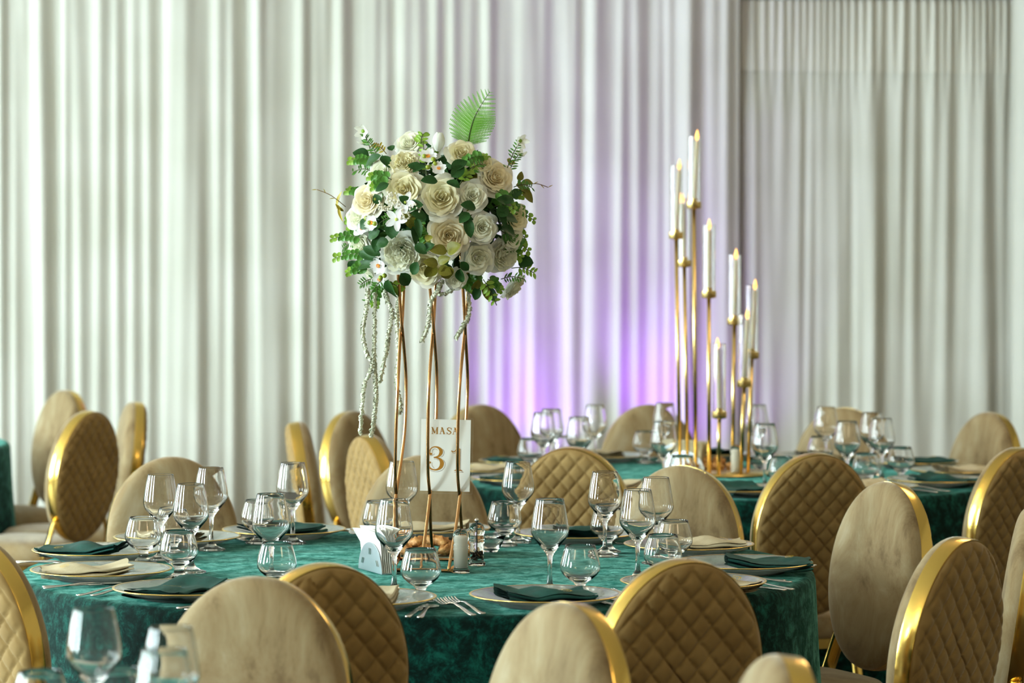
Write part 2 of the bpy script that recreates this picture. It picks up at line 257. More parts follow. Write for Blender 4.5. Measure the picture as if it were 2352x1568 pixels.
def link(name, me, parent=None, mw=None):
    o = bpy.data.objects.new(name, me); COL.objects.link(o)
    if parent: o.parent = parent
    if mw is not None: o.matrix_local = mw
    return o
def tag(o, label=None, cat=None, group=None, kind=None):
    if label: o['label'] = label
    if cat: o['category'] = cat
    if group: o['group'] = group
    if kind: o['kind'] = kind
    return o
def thing(name, label, cat, loc=(0, 0, 0), rz=0, group=None):
    o = bpy.data.objects.new(name, None); COL.objects.link(o)
    o.location = loc; o.rotation_euler = (0, 0, rz); o.empty_display_size = .05
    return tag(o, label, cat, group)
def copy_tree(o, parent=None):
    c = o.copy(); COL.objects.link(c); c.parent = parent
    for ch in o.children: copy_tree(ch, c)
    return c
class Proto:
    """first place() hands out the original, later ones copies"""
    def __init__(s, root): s.root = root; s.used = False
    def place(s, loc, rz, label, group=None):
        o = s.root if not s.used else copy_tree(s.root)
        s.used = True
        o.location = loc; o.rotation_euler = (0, 0, rz); o['label'] = label
        if group: o['group'] = group
        return o
def sharp(o, deg=35):
    me = o.data
    try: me.set_sharp_from_angle(angle=math.radians(deg))
    except Exception: pass
    return o
def spline(pts, n):
    """Catmull-Rom through pts (tuples), n samples a span"""
    P = [tuple(p) for p in pts]; P = [P[0]] + P + [P[-1]]; out = []
    for i in range(1, len(P) - 2):
        for k in range(n):
            t = k / n
            out.append(tuple(.5*((2*b) + (c-a)*t + (2*a-5*b+4*c-d)*t*t + (3*b-a-3*c+d)*t**3) for a, b, c, d in zip(P[i-1], P[i], P[i+1], P[i+2])))
    out.append(P[-2]); return out
def frame(pos, z, xh=None):
    """matrix whose Z axis is z and whose X axis leans to xh"""
    z = Vector(z).normalized(); xh = Vector(xh) if xh is not None else z.orthogonal()
    x = xh - z * xh.dot(z)
    x = x.normalized() if x.length > 1e-5 else z.orthogonal().normalized()
    y = z.cross(x)
    return Matrix(((x.x, y.x, z.x, pos[0]), (x.y, y.y, z.y, pos[1]), (x.z, y.z, z.z, pos[2]), (0, 0, 0, 1)))

# ------------------------------------------------------------------ the room
def struct(name, mb, m, parent=None, smooth=False):
    o = mb.build(name, m, parent, smooth)
    if not parent: o['kind'] = 'structure'
    return o
struct('floor', MB().box((-7.6, -4, -.1), (5, 14, 0)), 'floor_wood')
struct('ceiling', MB().box((-7.6, -4, 3.5), (5, 14, 3.6)), 'ceiling_paint')
struct('wall_back', MB().box((-7.6, 13.9, 0), (5, 14, 3.5)), 'wall_paint')
struct('wall_right', MB().box((4.9, -4, 0), (5, 13.9, 3.5)), 'wall_dark')
struct('wall_front', MB().box((-7.6, -4.1, 0), (5, -4, 3.5)), 'wall_dark')
wl = MB(); y0 = -4
for wy in WINDOW_Y:
    wl.box((-7.6, y0, 0), (-7.4, wy - .6, 3.5)); y0 = wy + .6
    wl.box((-7.6, wy - .6, 0), (-7.4, wy + .6, .65)); wl.box((-7.6, wy - .6, 3.25), (-7.4, wy + .6, 3.5))
wl.box((-7.6, y0, 0), (-7.4, 13.9, 3.5))
struct('wall_left', wl, 'wall_paint')
for i, wy in enumerate(WINDOW_Y):
    fr = MB()
    for yy in (-.6, -.03, .54): fr.box((-7.56, wy + yy, .65), (-7.44, wy + yy + .06, 3.25))
    for zz in (.65, 2.5, 3.19): fr.box((-7.55, wy - .6, zz), (-7.45, wy + .6, zz + .06))
    w = struct('window_%d' % (i + 1), fr, 'frame_white')
    MB().box((-7.508, wy - .55, .7), (-7.50, wy + .55, 3.2)).build('pane', 'acrylic', w, False)

# ------------------------------------------------------------------ curtains
def curtain(name, label, ridges, x0, x1, zt, Y, amp, seed, dx=.012, nz=26, gather=False, m='curtain_cloth', lean=.02):
    rnd = random.Random(seed); R = []
    for i, x in enumerate(ridges):
        g = min(x - ridges[i-1] if i else .1, ridges[i+1] - x if i < len(ridges) - 1 else .1)
        R.append((x, rnd.uniform(-lean, lean), max(.02, g * rnd.uniform(.38, .62)), amp * rnd.uniform(.6, 1.25) * min(1.2, max(.45, g / .085)), rnd.uniform(-.5, .4)))
    nx = int((x1 - x0) / dx)
    rows = []
    def yo(x, t):
        s = 0
        for rx, ln, w, a, fd in R:
            d = x - rx - ln * (.6 - t)
            if abs(d) < 3 * w:
                aa = a * (1 + fd * (t - .5))
                s -= aa * math.exp(-(d / w) ** 2 if d > 0 else -(d / (w * 1.15)) ** 2)
        s += .006 * math.sin(x * 37 + 3 * t) + .004 * math.sin(x * 83 + seed - 4 * t)
        if gather:
            k = max(0, (t - .80) / .20)
            s = s * (1 - .75 * k) - .012 * k * math.sin(x * 165 + 5 * math.sin(x * 9)) + .01 * k
        return s
    for i in range(nz + 1):
        t = i / nz
        if gather: t = t ** .6
        rows.append([(x0 + (x1 - x0) * j / nx, Y + yo(x0 + (x1 - x0) * j / nx, t), .012 + (zt - .012) * t) for j in range(nx + 1)])
    o = MB().grid(rows).build(name, m)
    tag(o, label, 'curtain')
    return o, yo
LC, _ = curtain('curtain', 'wide white pleated curtain behind the flower table, running out of the top', RIDGES, -4.6, 1.02, 3.45, 13.45, .044, 3)
RC, ryo = curtain('curtain', 'ivory curtain with a gathered header behind the right-hand tables', RIDGES2, .985, 2.33, 2.592, 13.52, .042, 8, gather=True, nz=36, dx=.008)
# lighter added layer painting the light that shines through the ivory curtain's head
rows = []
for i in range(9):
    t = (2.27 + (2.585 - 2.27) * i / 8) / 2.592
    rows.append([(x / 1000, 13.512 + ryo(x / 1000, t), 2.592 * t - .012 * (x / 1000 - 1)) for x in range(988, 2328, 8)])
MB().grid(rows).build('backlit_band', 'curtain_backlit', RC)
rod_o = MB().tube([(.95, 13.56, 2.605), (2.5, 13.56, 2.605)], .014, 10).build('curtain_rod', 'steel_brushed', RC)
curtain('curtain', 'edge of a third white curtain at the far right of the backdrop', [2.30, 2.36, 2.43, 2.50, 2.58, 2.66, 2.74, 2.83, 2.93, 3.05, 3.2], 2.24, 3.6, 3.45, 13.38, .05, 5, lean=.06)

# ------------------------------------------------------------------ tables
def cloth_mesh(seed, R=.905, H=.75, drop=.735, nth=240):
    rnd = random.Random(seed); rows = []
    nf = 22; ph = [rnd.uniform(0, 6.28) for _ in range(8)]
    def fold(a):
        v = math.sin(nf*a + ph[0] + 1.1*math.sin(3*a + ph[1])) * (.6 + .4*math.sin(5*a + ph[2]))
        return .5 + .5*v + .25*math.sin(11*a + ph[3])
    prof = [(0.001, 0), (.2, 0), (.4, 0), (.6, 0), (.75, 0), (.85, 0), (R - .018, -.0005), (R - .007, -.003), (R - .001, -.009), (R + .002, -.02)]
    for r, z in prof:
        rows.append([(r*math.cos(2*PI*j/nth), r*math.sin(2*PI*j/nth), H + z + (.0012*math.sin(9*math.cos(2*PI*j/nth)*r*3 + 7*r) if r < .85 else 0)) for j in range(nth)])
    for i in range(1, 15):
        t = i / 14
        row = []
        for j in range(nth):
            a = 2*PI*j/nth
            k = t ** .8
            r = R + .003 + k*(.012 + .062*fold(a)*min(1, t*1.6))
            row.append((r*math.cos(a), r*math.sin(a), H - .02 - (drop - .02)*t))
        rows.append(row)
    return MB().grid(rows, closed_u=True)
def table(T, label, seed):
    t = thing('banquet_table', label, 'table', (T[0], T[1], 0))
    cloth_mesh(seed).build('tablecloth', 'velvet_teal', t)
    MB().lathe([(0.001, .744), (.89, .744), (.893, .735), (.89, .722), (0.001, .722)], 64).build('tabletop', 'wood_dark', t)
    for sx in (-.5, .5):
        for sy in (-.5, .5):
            MB().tube([(sx, sy, .72), (sx, sy, 0)], .02, 8).build('leg', 'steel_brushed', t)
    return t
table(T1, 'round table under mottled teal velvet cloth, carrying the tall flower stand', 1)
table(T2, 'round table in dark teal cloth with the gold candle stand, near the curtain', 2)
table(T3, 'nearest round teal table at the bottom edge, behind the blurred glasses', 3)
table(T4, 'round teal table half out of frame at the left edge', 4)

# ------------------------------------------------------------------ chairs
def oval(rho, th, a=.178, b=.228): return (rho*a*math.cos(th), rho*b*math.sin(th))
def make_chair():
    t = thing('banquet_chair', '', 'chair')
    C = Vector((0, -.235, .685)); tl = math.radians(8)
    M = Matrix.Translation(C) @ Matrix.Rotation(tl, 4, 'X')      # local x, z of the oval; y = forward
    def put(mb):
        mb.v = [tuple(M @ Vector(p)) for p in mb.v]; return mb
    # plain padded front
    rows = []; n = 72
    for i in range(29):
        q = i / 28; rho = 1 - (1 - q)**2.2 if i else .001
        hgt = .017 + .030*max(0, 1 - rho**12) ** .55 + .010*(1 - rho**2)
        if i == 28: hgt = .012
        rows.append([(oval(rho*1.004, 2*PI*j/n)[0], hgt, oval(rho*1.004, 2*PI*j/n)[1]) for j in range(n)])
    put(MB().grid(rows, closed_u=True)).build('backrest', 'velvet_tan', t)
    # quilted rear
    rows = []; n = 220; px, pz = .050, .054
    for i in range(57):
        q = i / 56; rho = 1 - (1 - q)**1.2 if i else .001
        row = []
        for j in range(n):
            x, z = oval(rho*.996, 2*PI*j/n)
            u, v = x/px + z/pz, x/px - z/pz
            du, dv = abs(u - round(u)), abs(v - round(v))
            g = max(math.exp(-(du/.06)**2), math.exp(-(dv/.06)**2))
            pil = (math.sin(PI*(u % 1))*math.sin(PI*(v % 1)))**.5
            h = .015 + .015*max(0, 1 - rho**10)**.5
            if rho < .985: h += (.0042*pil - .0034*g) * min(1, (1 - rho)*14)
            row.append((x, -h, z))
        rows.append(row[::-1])
    put(MB().grid(rows, closed_u=True)).build('quilted_back', 'velvet_quilt', t)
    # gold band
    sec = [(.99, -.0165), (1.005, -.0165), (1.008, -.014), (1.008, .014), (1.005, .0165), (.99, .0165)]
    rows = [[(oval(s_, 2*PI*j/96)[0], y, oval(s_, 2*PI*j/96)[1]) for s_, y in sec] for j in range(96)]
    sharp(put(MB().grid(rows, closed_u=True, closed_v=True)).build('gold_band', 'gold_polished', t), 50)
    # seat
    rows = []; n = 56
    def so(th, k):
        c, s_ = math.cos(th), math.sin(th); e = .62
        w = .212 + .012*s_
        return (k*w*math.copysign(abs(c)**e, c), .02 + k*.208*math.copysign(abs(s_)**e, s_))
    for k, z in [(.001, .470), (.4, .468), (.7, .462), (.88, .452), (.96, .438), (1.0, .415), (.995, .395), (.97, .386), (.001, .386)]:
        rows.append([so(2*PI*j/n, k) + (z,) for j in range(n)])
    MB().grid(rows, closed_u=True).build('seat', 'velvet_tan', t)
    rows = [[so(2*PI*j/n, k) + (z,) for j in range(n)] for k, z in [(.9, .385), (.985, .385), (.985, .358), (.9, .358)]]
    sharp(MB().grid(rows, closed_u=True).build('seat_frame', 'gold_polished', t), 50)
    for sx in (-1, 1):
        MB().tube([(sx*.175, .19, .36), (sx*.18, .20, .18), (sx*.185, .205, 0)], [.016, .013, .009], 10).build('leg', 'gold_polished', t)
        MB().tube(spline([(sx*.165, -.165, .375), (sx*.17, -.20, .2), (sx*.175, -.25, 0)], 4), [.015]*9, 10).build('leg', 'gold_polished', t)
        a = math.radians(-90 + sx*52); x, z = oval(1.0, a); e = M @ Vector((x, 0, z))
        pts = spline([(sx*.15, -.15, .365), (sx*.178, -.20, .44), (e.x*1.02, e.y, e.z)], 5)
        MB().tube(pts, .017, 10, flat=.45).build('back_support', 'gold_polished', t)
    return t
chair = Proto(make_chair())
CHAIR_LABELS = {
 'a': 'plain-backed tan velvet chair behind the leftmost wine glasses of the flower table',
 'b': 'tan velvet chair facing the camera right behind the table number card',
 'c': 'tan velvet chair facing forward behind the wine glasses right of the card',
 'd': 'scuffed pale velvet chair with smooth oval back standing clear right of the flower table',
 'e': 'quilted chair with wide gold band at the lower right, in front of the scuffed chair',
 'f': 'brown quilted chair overlapping the front edge of the flower table at right of centre',
 'g': 'quilted chair at the front of the flower table, half behind a blurred smooth chair',
 'h': 'light quilted chair with a bright gold band cut off by the lower left edge',
 'i': 'smooth pale chair cut off by the right edge, seen side on',
 'j': 'quilted chair at the candle table, straight behind the front-row glasses right of the card',
 'k': 'large quilted chair at the candle table, left behind the scuffed pale chair',
 'l': 'dark quilted chair with gold band at the right edge of the candle table',
 'm': 'pale quilted chair left of the flower stand, gold band on its right',
 'n': 'narrow side-on chair with glowing gold band left of the flower stand',
 'o': 'dark smooth chair below the hanging white strings, gold band on its left',
 'p': 'smooth brown chair by the curtain, behind the top of the number card',
 'q': 'smooth brown chair by the purple-lit curtain, left behind the candle poles',
 'r': 'far smooth chair by the curtain behind the glasses right of the candles',
 's': 'pale smooth chair by the curtain at the far right of the candle table',
 't': 'blurred smooth tan chair at the bottom left, in front of a quilted one',
 'u': 'blurred smooth chair at the bottom centre in front of a brown quilted chair',
 'v': 'blurred top of a chair poking up at the bottom edge, right of centre',
 'w': 'farthest left smooth pale chair near the curtain, gold band at its right',
 'x': 'dark quilted chair at far left with a bright gold band on its left',
 'y': 'thin side-on chair against the curtain at left, between quilted and plain chairs'}
CHAIR_YAW = {'y': 18, 'n': 14, 'c': 6, 's': -8, 'e': 4, 'f': 8, 'd': 8, 'u': -10, 'a': -16, 'j': 8, 'k': 13, 'l': 6, 'g': 36}
for k, x, y, deg, _ in CHAIRS:
    a = math.radians(deg + CHAIR_YAW.get(k, 0))
    fx, fy = -math.sin(a), math.cos(a)
    chair.place((x + .267*fx, y + .267*fy, 0), a, CHAIR_LABELS[k], 'oval-backed gold banquet chairs')

# ------------------------------------------------------------------ tableware
TZ = .7515
def wine_mesh():
    o = [(.001, 0), (.033, 0), (.0345, .0015), (.033, .0035), (.022, .007), (.012, .012), (.0062, .022), (.0048, .04), (.0046, .06), (.0054, .074), (.0085, .084), (.016, .094), (.027, .107), (.036, .118), (.0398, .127), (.0405, .134), (.0398, .144), (.0372, .160), (.0335, .182), (.0300, .1985), (.0298, .2), (.0292, .2)]
    i = [(.0290, .1985), (.0326, .182), (.0363, .160), (.0389, .144), (.0395, .134), (.0387, .1275), (.0345, .1190), (.025, .109), (.014, .0985), (.006, .0935), (.001, .0925)]
    return MB().lathe(o + i, 40).mesh('wine_glass', 'glass')
def snifter_mesh():
    o = [(.001, 0), (.031, 0), (.0325, .0015), (.031, .0035), (.020, .008), (.0125, .014), (.0105, .020), (.0115, .026), (.0165, .031), (.027, .038), (.036, .046), (.0415, .055), (.0425, .062), (.0415, .070), (.0385, .083), (.0335, .100), (.0315, .1075), (.0310, .108), (.0304, .108)]
    i = [(.0300, .1075), (.0320, .100), (.0370, .083), (.0400, .070), (.0410, .062), (.0400, .0555), (.0345, .0475), (.025, .040), (.014, .0365), (.001, .0355)]
    return MB().lathe(o + i, 40).mesh('snifter_glass', 'glass')
WG, SG = wine_mesh(), snifter_mesh()
def put_mesh(name, me, x, y, label, cat, group, rz=0, z=TZ):
    o = link(name, me); o.location = (x, y, z); o.rotation_euler = (0, 0, rz)
    return tag(o, label, cat, group)

def make_plate():
    t = thing('charger_plate', '', 'plate')
    o = [(.001, .002), (.085, .002), (.088, 0), (.094, 0), (.098, .004), (.125, .0115), (.150, .0195), (.1535, .0215), (.1545, .0225)]
    i = [(.1540, .0238), (.150, .0232), (.125, .0152), (.100, .008), (.092, .006), (.001, .006)]
    MB().lathe(o + i, 64).build('dish', 'charger_glass', t)
    MB().lathe([(.1510, .0238), (.1545, .0243), (.1562, .0236), (.1564, .0222), (.1550, .0214), (.1525, .0212)], 72).build('gold_rim', 'gold_rim', t)
    return t
plate = Proto(make_plate())
def emblem_mesh():
    mb = MB()
    for s_ in (-1, 1):
        for k in range(7):
            a = math.radians(20 + 22*k); r = .015
            c = (s_*r*math.sin(a)*1.25, -r*.6*math.cos(a)); d = a + .6
            ex, ey = s_*math.cos(d)*.0045, math.sin(d)*.0045; nx, ny = -ey*.38, ex*.38
            mb.add([(c[0]-ex, c[1]-ey, 0), (c[0]+nx, c[1]+ny, .0004), (c[0]+ex, c[1]+ey, 0), (c[0]-nx, c[1]-ny, .0004)], [(0, 1, 2, 3)])
    mb.add([(-.006, -.004, .0003), (-.001, -.004, .0003), (-.0035, .005, .0003)], [(0, 1, 2)]); mb.add([(.001, -.004, .0003), (.006, -.004, .0003), (.0035, .005, .0003)], [(0, 1, 2)])
    return mb.mesh('emblem', 'embroidery', False)
EMB = emblem_mesh()
def make_napkin(material, seed):
    """square cloth folded into a thick pad: a serpentine section run along its length"""
    rnd = random.Random(seed); t = thing('napkin', '', 'napkin')
    layers, W, L = 5, .135, .19; G_ = .0042
    sec = []; q_ = lambda y, w: y/w
    for l in range(layers):
        w = W/2 - (0, .002, .006, .003, .008)[l] - rnd.uniform(0, .003)
        ys = [(-w + 2*w*q/9) for q in range(10)]
        if l % 2: ys = ys[::-1]
        for y in ys: sec.append((y, G_*l + .0012 + (.0015*math.sin(6*q_(y, w) + l) if l else 0)))
        if l < layers - 1:
            e = ys[-1]; sg = 1 if e > 0 else -1
            sec.append((e + sg*.0030, G_*l + .0020)); sec.append((e + sg*.0030, G_*l + .0044))
    A, Bp = rnd.uniform(.005, .010), rnd.uniform(0, 6)
    rows = []
    for i in range(21):
        u = i/20; x = -L/2 + L*u; row = []
        for y, z in sec:
            r = math.hypot(x + .02, y)
            lift = max(0, min(.020, (r - .082)*.30))
            puff = A*math.sin(u*7 + Bp)*math.sin((y/W + .5)*PI) + .006*(z/.018)*math.sin(2*u*PI + y*30 + Bp)
            row.append((x + .004*math.sin(y*60 + Bp)*(1 if i in (0, 20) else 0), y*(1 + .05*math.sin(4*u + Bp)), z + lift + max(-.0005, puff)*min(1, z/.005)*(.35 + .65*math.sin(PI*u))))
        rows.append(row)
    MB().grid(rows).build('cloth', material, t)
    ex, ey = -L*.25, -.02
    pts = [p for r in rows for p in r if math.hypot(p[0] - ex, p[1] - ey) < .022]
    k = max(range(len(pts)), key=lambda q: pts[q][2]); top = pts[k][2]
    lo_ = max([p[2] for p in pts if p[0] < ex - .006] or [top]); hi_ = max([p[2] for p in pts if p[0] > ex + .006] or [top])
    e = link('emblem', EMB, t); e.location = (ex, ey, (lo_ + hi_)/2 + .0016); e.rotation_euler = (0, -math.atan2(hi_ - lo_, .03), 0)
    e.rotation_euler.rotate_axis('Z', -PI/2)
    return t
NAP = {('teal', k): Proto(make_napkin('napkin_teal', 10 + k)) for k in range(2)}
NAP.update({('beige', k): Proto(make_napkin('napkin_beige', 20 + k)) for k in range(2)})

def strip(path, widths, thick=.0012):
    """flat cutlery blank: path of (y, z), half widths, built as a closed bar"""
    rows = []
    for (y, z), w in zip(path, widths):
        rows.append([(-w, y, z), (w, y, z), (w*.8, y, z + thick*1.8), (-w*.8, y, z + thick*1.8)])
    mb = MB().grid(rows, closed_u=True); n = len(rows)
    mb.f.append((3, 2, 1, 0)); mb.f.append(tuple((n-1)*4 + k for k in range(4))); return mb
def fork_mesh():
    mb = strip([(0, .001), (.008, .0012), (.03, .0025), (.07, .008), (.11, .012), (.125, .011), (.133, .009), (.145, .0065), (.15, .006)],
               [.006, .0085, .007, .0042, .003, .0045, .0095, .0125, .0125])
    for k in range(4):
        x = -.0102 + .0068*k
        pr = []
        for y, z, w in [(.149, .006, .0024), (.165, .006, .002), (.185, .009, .0016), (.198, .013, .0007)]:
            pr.append([(x-w, y, z), (x+w, y, z), (x+w, y, z+.0018), (x-w, y, z+.0018)])
        mb.grid(pr, closed_u=True)
    return mb.mesh('fork', 'steel')
def knife_mesh():
    return strip([(0, .001), (.006, .001), (.04, .0015), (.09, .002), (.098, .002), (.10, .0015), (.16, .0012), (.19, .001), (.205, .001)],
                 [.005, .0075, .006, .0055, .005, .008, .0085, .007, .001], .0018).mesh('knife', 'steel')
def spoon_mesh():
    mb = strip([(0, .001), (.008, .0012), (.04, .004), (.08, .008), (.11, .008), (.125, .006)], [.0055, .008, .0055, .0035, .003, .004])
    rows = []
    for i in range(6):
        r = i/5
        rows.append([(.016*r*math.cos(2*PI*j/16), .150 + .025*r*math.sin(2*PI*j/16), .0012 + .0055*r*r) for j in range(16)])
    mb.grid(rows, closed_u=True); return mb.mesh('spoon', 'steel')
FK, KN, SP = fork_mesh(), knife_mesh(), spoon_mesh()

PLACE1 = ['leftmost teal-napkin place', 'leftmost beige-napkin place', 'front left teal-napkin place', 'front beige-napkin place half hidden by a chair',
          'front centre teal-napkin place', 'beige-napkin place behind the front quilted chair', 'rightmost teal-napkin place', 'rear right beige-napkin place',
          'rear teal-napkin place right of the card', 'rear beige-napkin place behind the card', 'rear teal-napkin place left of the stand', 'rear left beige-napkin place']
NAPK1 = ['teal', 'beige'] * 6
# how each napkin lies: offset along the outward radius, turn, swing
LIE1 = [(.045, 8), (.035, -6), (.03, 10), (.02, 0), (.01, 84), (.045, -8), (.055, 5), (.045, -22), (.03, 30), (.0, 86), (.02, -65), (.03, -30)]
for i, (x, y) in enumerate(PLATES):
    ang = math.atan2(y - T1[1], x - T1[0])
    plate.place((x, y, TZ), ang, 'clear charger plate with gold rim at the ' + PLACE1[i], 'gold-rimmed plates of the flower table')
    off, turn = LIE1[i]
    NAP[(NAPK1[i], i // 2 % 2)].place((x + off*math.cos(ang), y + off*math.sin(ang), TZ + .0065), ang + PI + math.radians(turn),
        'folded %s napkin on the plate of the %s' % (NAPK1[i], PLACE1[i]), 'folded napkins of the flower table')
    put_mesh('wine_glass', WG, *WINE[i], 'clear stemmed wine glass at the ' + PLACE1[i], 'wine glass', 'wine glasses of the flower table')
    put_mesh('snifter_glass', SG, *SNIFT[i], 'short round clear glass at the ' + PLACE1[i], 'glass', 'short glasses of the flower table')
    ix, iy = -math.cos(ang), -math.sin(ang)           # towards the middle of the table
    lx, ly = -iy, ix                                  # the guest's left
    rz = math.atan2(-ix, iy)
    rnd = random.Random(40 + i)
    for name, me, side, back, word, cat in [('fork', FK, .176, .105, 'inner steel fork', 'fork'), ('fork', FK, .202, .12, 'outer steel fork', 'fork'),
                                            ('knife', KN, -.122, .155, 'steel knife', 'knife'), ('spoon', SP, -.147, .158, 'steel spoon', 'spoon')]:
        bx, by = x + lx*side - ix*back, y + ly*side - iy*back
        put_mesh(name, me, bx, by, '%s by the plate of the %s' % (word, PLACE1[i]), cat, 'cutlery of the flower table', rz + rnd.uniform(-.06, .06))

PLACE2 = ['front left place', 'front place left of the quilted chair', 'front place behind the upright quilted chair', 'front place under the candles', 'front right place behind the scuffed chair', 'far right place',
          'rear right place', 'rear place right of the candles', 'rear place behind the candle poles', 'rear place before the purple curtain', 'rear left place', 'leftmost place']
NAPK2 = ['teal', 'beige'] * 6
for i, (x, y) in enumerate(PLATES2):
    ang = math.atan2(y - T2[1], x - T2[0])
    plate.place((x, y, TZ), ang, 'gold-rimmed plate at the %s of the candle table' % PLACE2[i], 'gold-rimmed plates of the candle table')
    NAP[(NAPK2[i], i // 2 % 2)].place((x + .03*math.cos(ang), y + .03*math.sin(ang), TZ + .0065), ang + PI + (i % 3 - 1)*.3,
        'folded %s napkin at the %s of the candle table' % (NAPK2[i], PLACE2[i]), 'folded napkins of the candle table')
    ix, iy = -math.cos(ang), -math.sin(ang); lx, ly = -iy, ix; rz = math.atan2(-ix, iy)
    for name, me, side, back, word, cat in [('fork', FK, .175, .12, 'steel fork', 'fork'), ('knife', KN, -.172, .125, 'steel knife', 'knife')]:
        put_mesh(name, me, x + lx*side - ix*back, y + ly*side - iy*back, '%s at the %s of the candle table' % (word, PLACE2[i]), cat, 'cutlery of the candle table', rz)
W2 = ['front one of the leftmost pair', 'rear one of the leftmost pair', 'nearest left of the quilted chair top', 'tall behind the quilted chair top', 'in front of the candle poles', 'farthest behind the candle poles',
      'just right of the candle stand', 'faint behind the candle stand', 'upper left of the right-hand cluster', 'nearest in the right-hand cluster', 'rear of the far right pair', 'front of the far right pair']
for (x, y), w in zip(WINE2, W2): put_mesh('wine_glass', WG, x, y, 'blurred wine glass on the candle table, ' + w, 'wine glass', 'wine glasses of the candle table')
S2 = ['leftmost', 'behind the quilted chair top', 'before the plain brown chair', 'beside the cream napkins', 'right of the candle stand', 'rear of the right cluster', 'front of the right cluster', 'farthest right']
for (x, y), w in zip(SNIFT2, S2): put_mesh('snifter_glass', SG, x, y, 'blurred short glass on the candle table, ' + w, 'glass', 'short glasses of the candle table')
for (x, y), w in zip(WINE3, ['leftmost, against the teal cloth', 'behind another before the plain chair', 'lower, before the plain chair']):
    put_mesh('wine_glass', WG, x, y, 'large blurred wine glass at the bottom left, ' + w, 'wine glass', 'blurred foreground glasses')
for (x, y), w in zip(SNIFT3, ['bottom left corner by the quilted chair', 'bottom edge between two wine glasses']):
    put_mesh('snifter_glass', SG, x, y, 'blurred short glass rim at the ' + w, 'glass', 'blurred foreground glasses')

# ------------------------------------------------------------------ flower stand and number card
SX, SY = BOUQ[0], BOUQ[1]
st = thing('flower_stand', 'tall rose-gold wire stand of crossing rods under the bouquet', 'flower stand', (SX, SY, TZ))
loc = lambda p: (p[0] - SX, p[1] - SY, p[2] - TZ)
ends = []
for r in RODS:
    pts = [list(loc(p)) for p in r]
    pts[-1][2] = .004; pts[0][2] += .04
    MB().tube(spline(pts, 7), .0037, 10).build('rod', 'rose_gold', st)
    ends.append(pts)
fr_, bk_ = [ends[i][-1] for i in (0, 2, 4)], [ends[i][-1] for i in (1, 3, 5)]
for row in (fr_, bk_):
    MB().tube([(row[0][0]-.004, row[0][1], .004), (row[1][0], row[1][1], .004), (row[2][0]+.012, row[2][1], .004)], .004, 8).build('base_bar', 'rose_gold', st)
for a_, b_ in ((fr_[0], bk_[0]), (fr_[2], bk_[2])):
    MB().tube([(a_[0], a_[1], .004), (b_[0], b_[1], .004)], .004, 8).build('base_bar', 'rose_gold', st)
MB().lathe([(.001, .67), (.10, .67), (.10, .676), (.001, .676)], 32).build('top_plate', 'rose_gold', st)

sg = thing('table_number_card', 'white table number card reading MASA 31 in a clear sleeve', 'sign', (SIGN[0][0], SIGN[0][1] + .003, SIGN[0][2]), math.radians(-4))
sg.rotation_euler = (math.radians(-1), math.radians(1.0), math.radians(-4))
K = 1 / 1008.0
px = lambda x, y: ((x - 1025)*K, (1044 - y)*K)
(ax, az), (bx, bz) = px(963.5, 1133.5), px(1086, 959.5)
MB().box((ax, -.0012, az), (bx, .0012, bz)).build('sleeve', 'acrylic', sg, False)
(ax, az), (bx, bz) = px(966, 1128), px(1080.5, 963)
MB().box((ax, -.0020, az), (bx, -.0014, bz)).build('card', 'card_white', sg, False)
def ribbon(mb, pts, dens=6, dx=0, dy=0, y=-.0024):
    """stroke with width: pts (px, py, width)"""
    P = spline(pts, dens) if len(pts) > 2 else pts
    rows = []
    for i, (x, yy, w) in enumerate(P):
        a, b = P[max(i-1, 0)], P[min(i+1, len(P)-1)]
        tx, ty = b[0]-a[0], b[1]-a[1]; n = math.hypot(tx, ty) or 1
        nx, ny = -ty/n*w/2, tx/n*w/2
        u, v = px(x+nx+dx, yy+ny+dy), px(x-nx+dx, yy-ny+dy)
        rows.append([(u[0], y, u[1]), (v[0], y, v[1])])
    mb.grid(rows)
def letter(name, strokes, m='print_gold'):
    mb = MB()
    for s_ in strokes: ribbon(mb, s_)
    return mb.build(name, m, sg, False)
def A_strokes(x):
    return [[(x+5.8, 981.5, 1.1), (x+1.8, 996, 1.1)], [(x+5.6, 981.5, 2.8), (x+10.8, 996, 2.8)], [(x+3.0, 991.6, 1.0), (x+6, 990, 1.0), (x+9, 991.6, 1.0)], [(x, 996.4, 1.0), (x+4.2, 996.4, 1.0)], [(x+8.2, 996.4, 1.0), (x+13.2, 996.4, 1.0)], [(x+3.4, 981.6, .9), (x+6.5, 981.6, .9)]]
letter('letter', [[(992, 981.5, 1.2), (992, 996, 1.2)], [(991.5, 981.5, 2.6), (997.6, 995, 2.6)], [(1003, 981.8, 1.0), (997.6, 995, 1.0)], [(1003, 981.5, 2.6), (1003, 996, 2.6)], [(990, 996.4, 1), (994.4, 996.4, 1)], [(1000.2, 996.4, 1), (1005.6, 996.4, 1)], [(989.6, 981.6, 1), (993, 981.6, 1)], [(1001.5, 981.6, 1), (1005.6, 981.6, 1)]])
letter('letter', A_strokes(1008.4))
letter('letter', [[(1035.4, 985.6, .9), (1033.6, 982.6, 1.2), (1030, 981.8, 1.6), (1026.8, 984, 2.2), (1028, 987.4, 2.6), (1032, 989.6, 2.7), (1034.6, 992.6, 2.3), (1032.4, 996, 1.5), (1028.6, 996.2, 1.1), (1025.6, 993.2, .9)], [(1035.6, 982, .8), (1035.6, 986.6, .8)], [(1025.4, 992, .8), (1025.4, 997, .8)]])
letter('letter', A_strokes(1038.4))
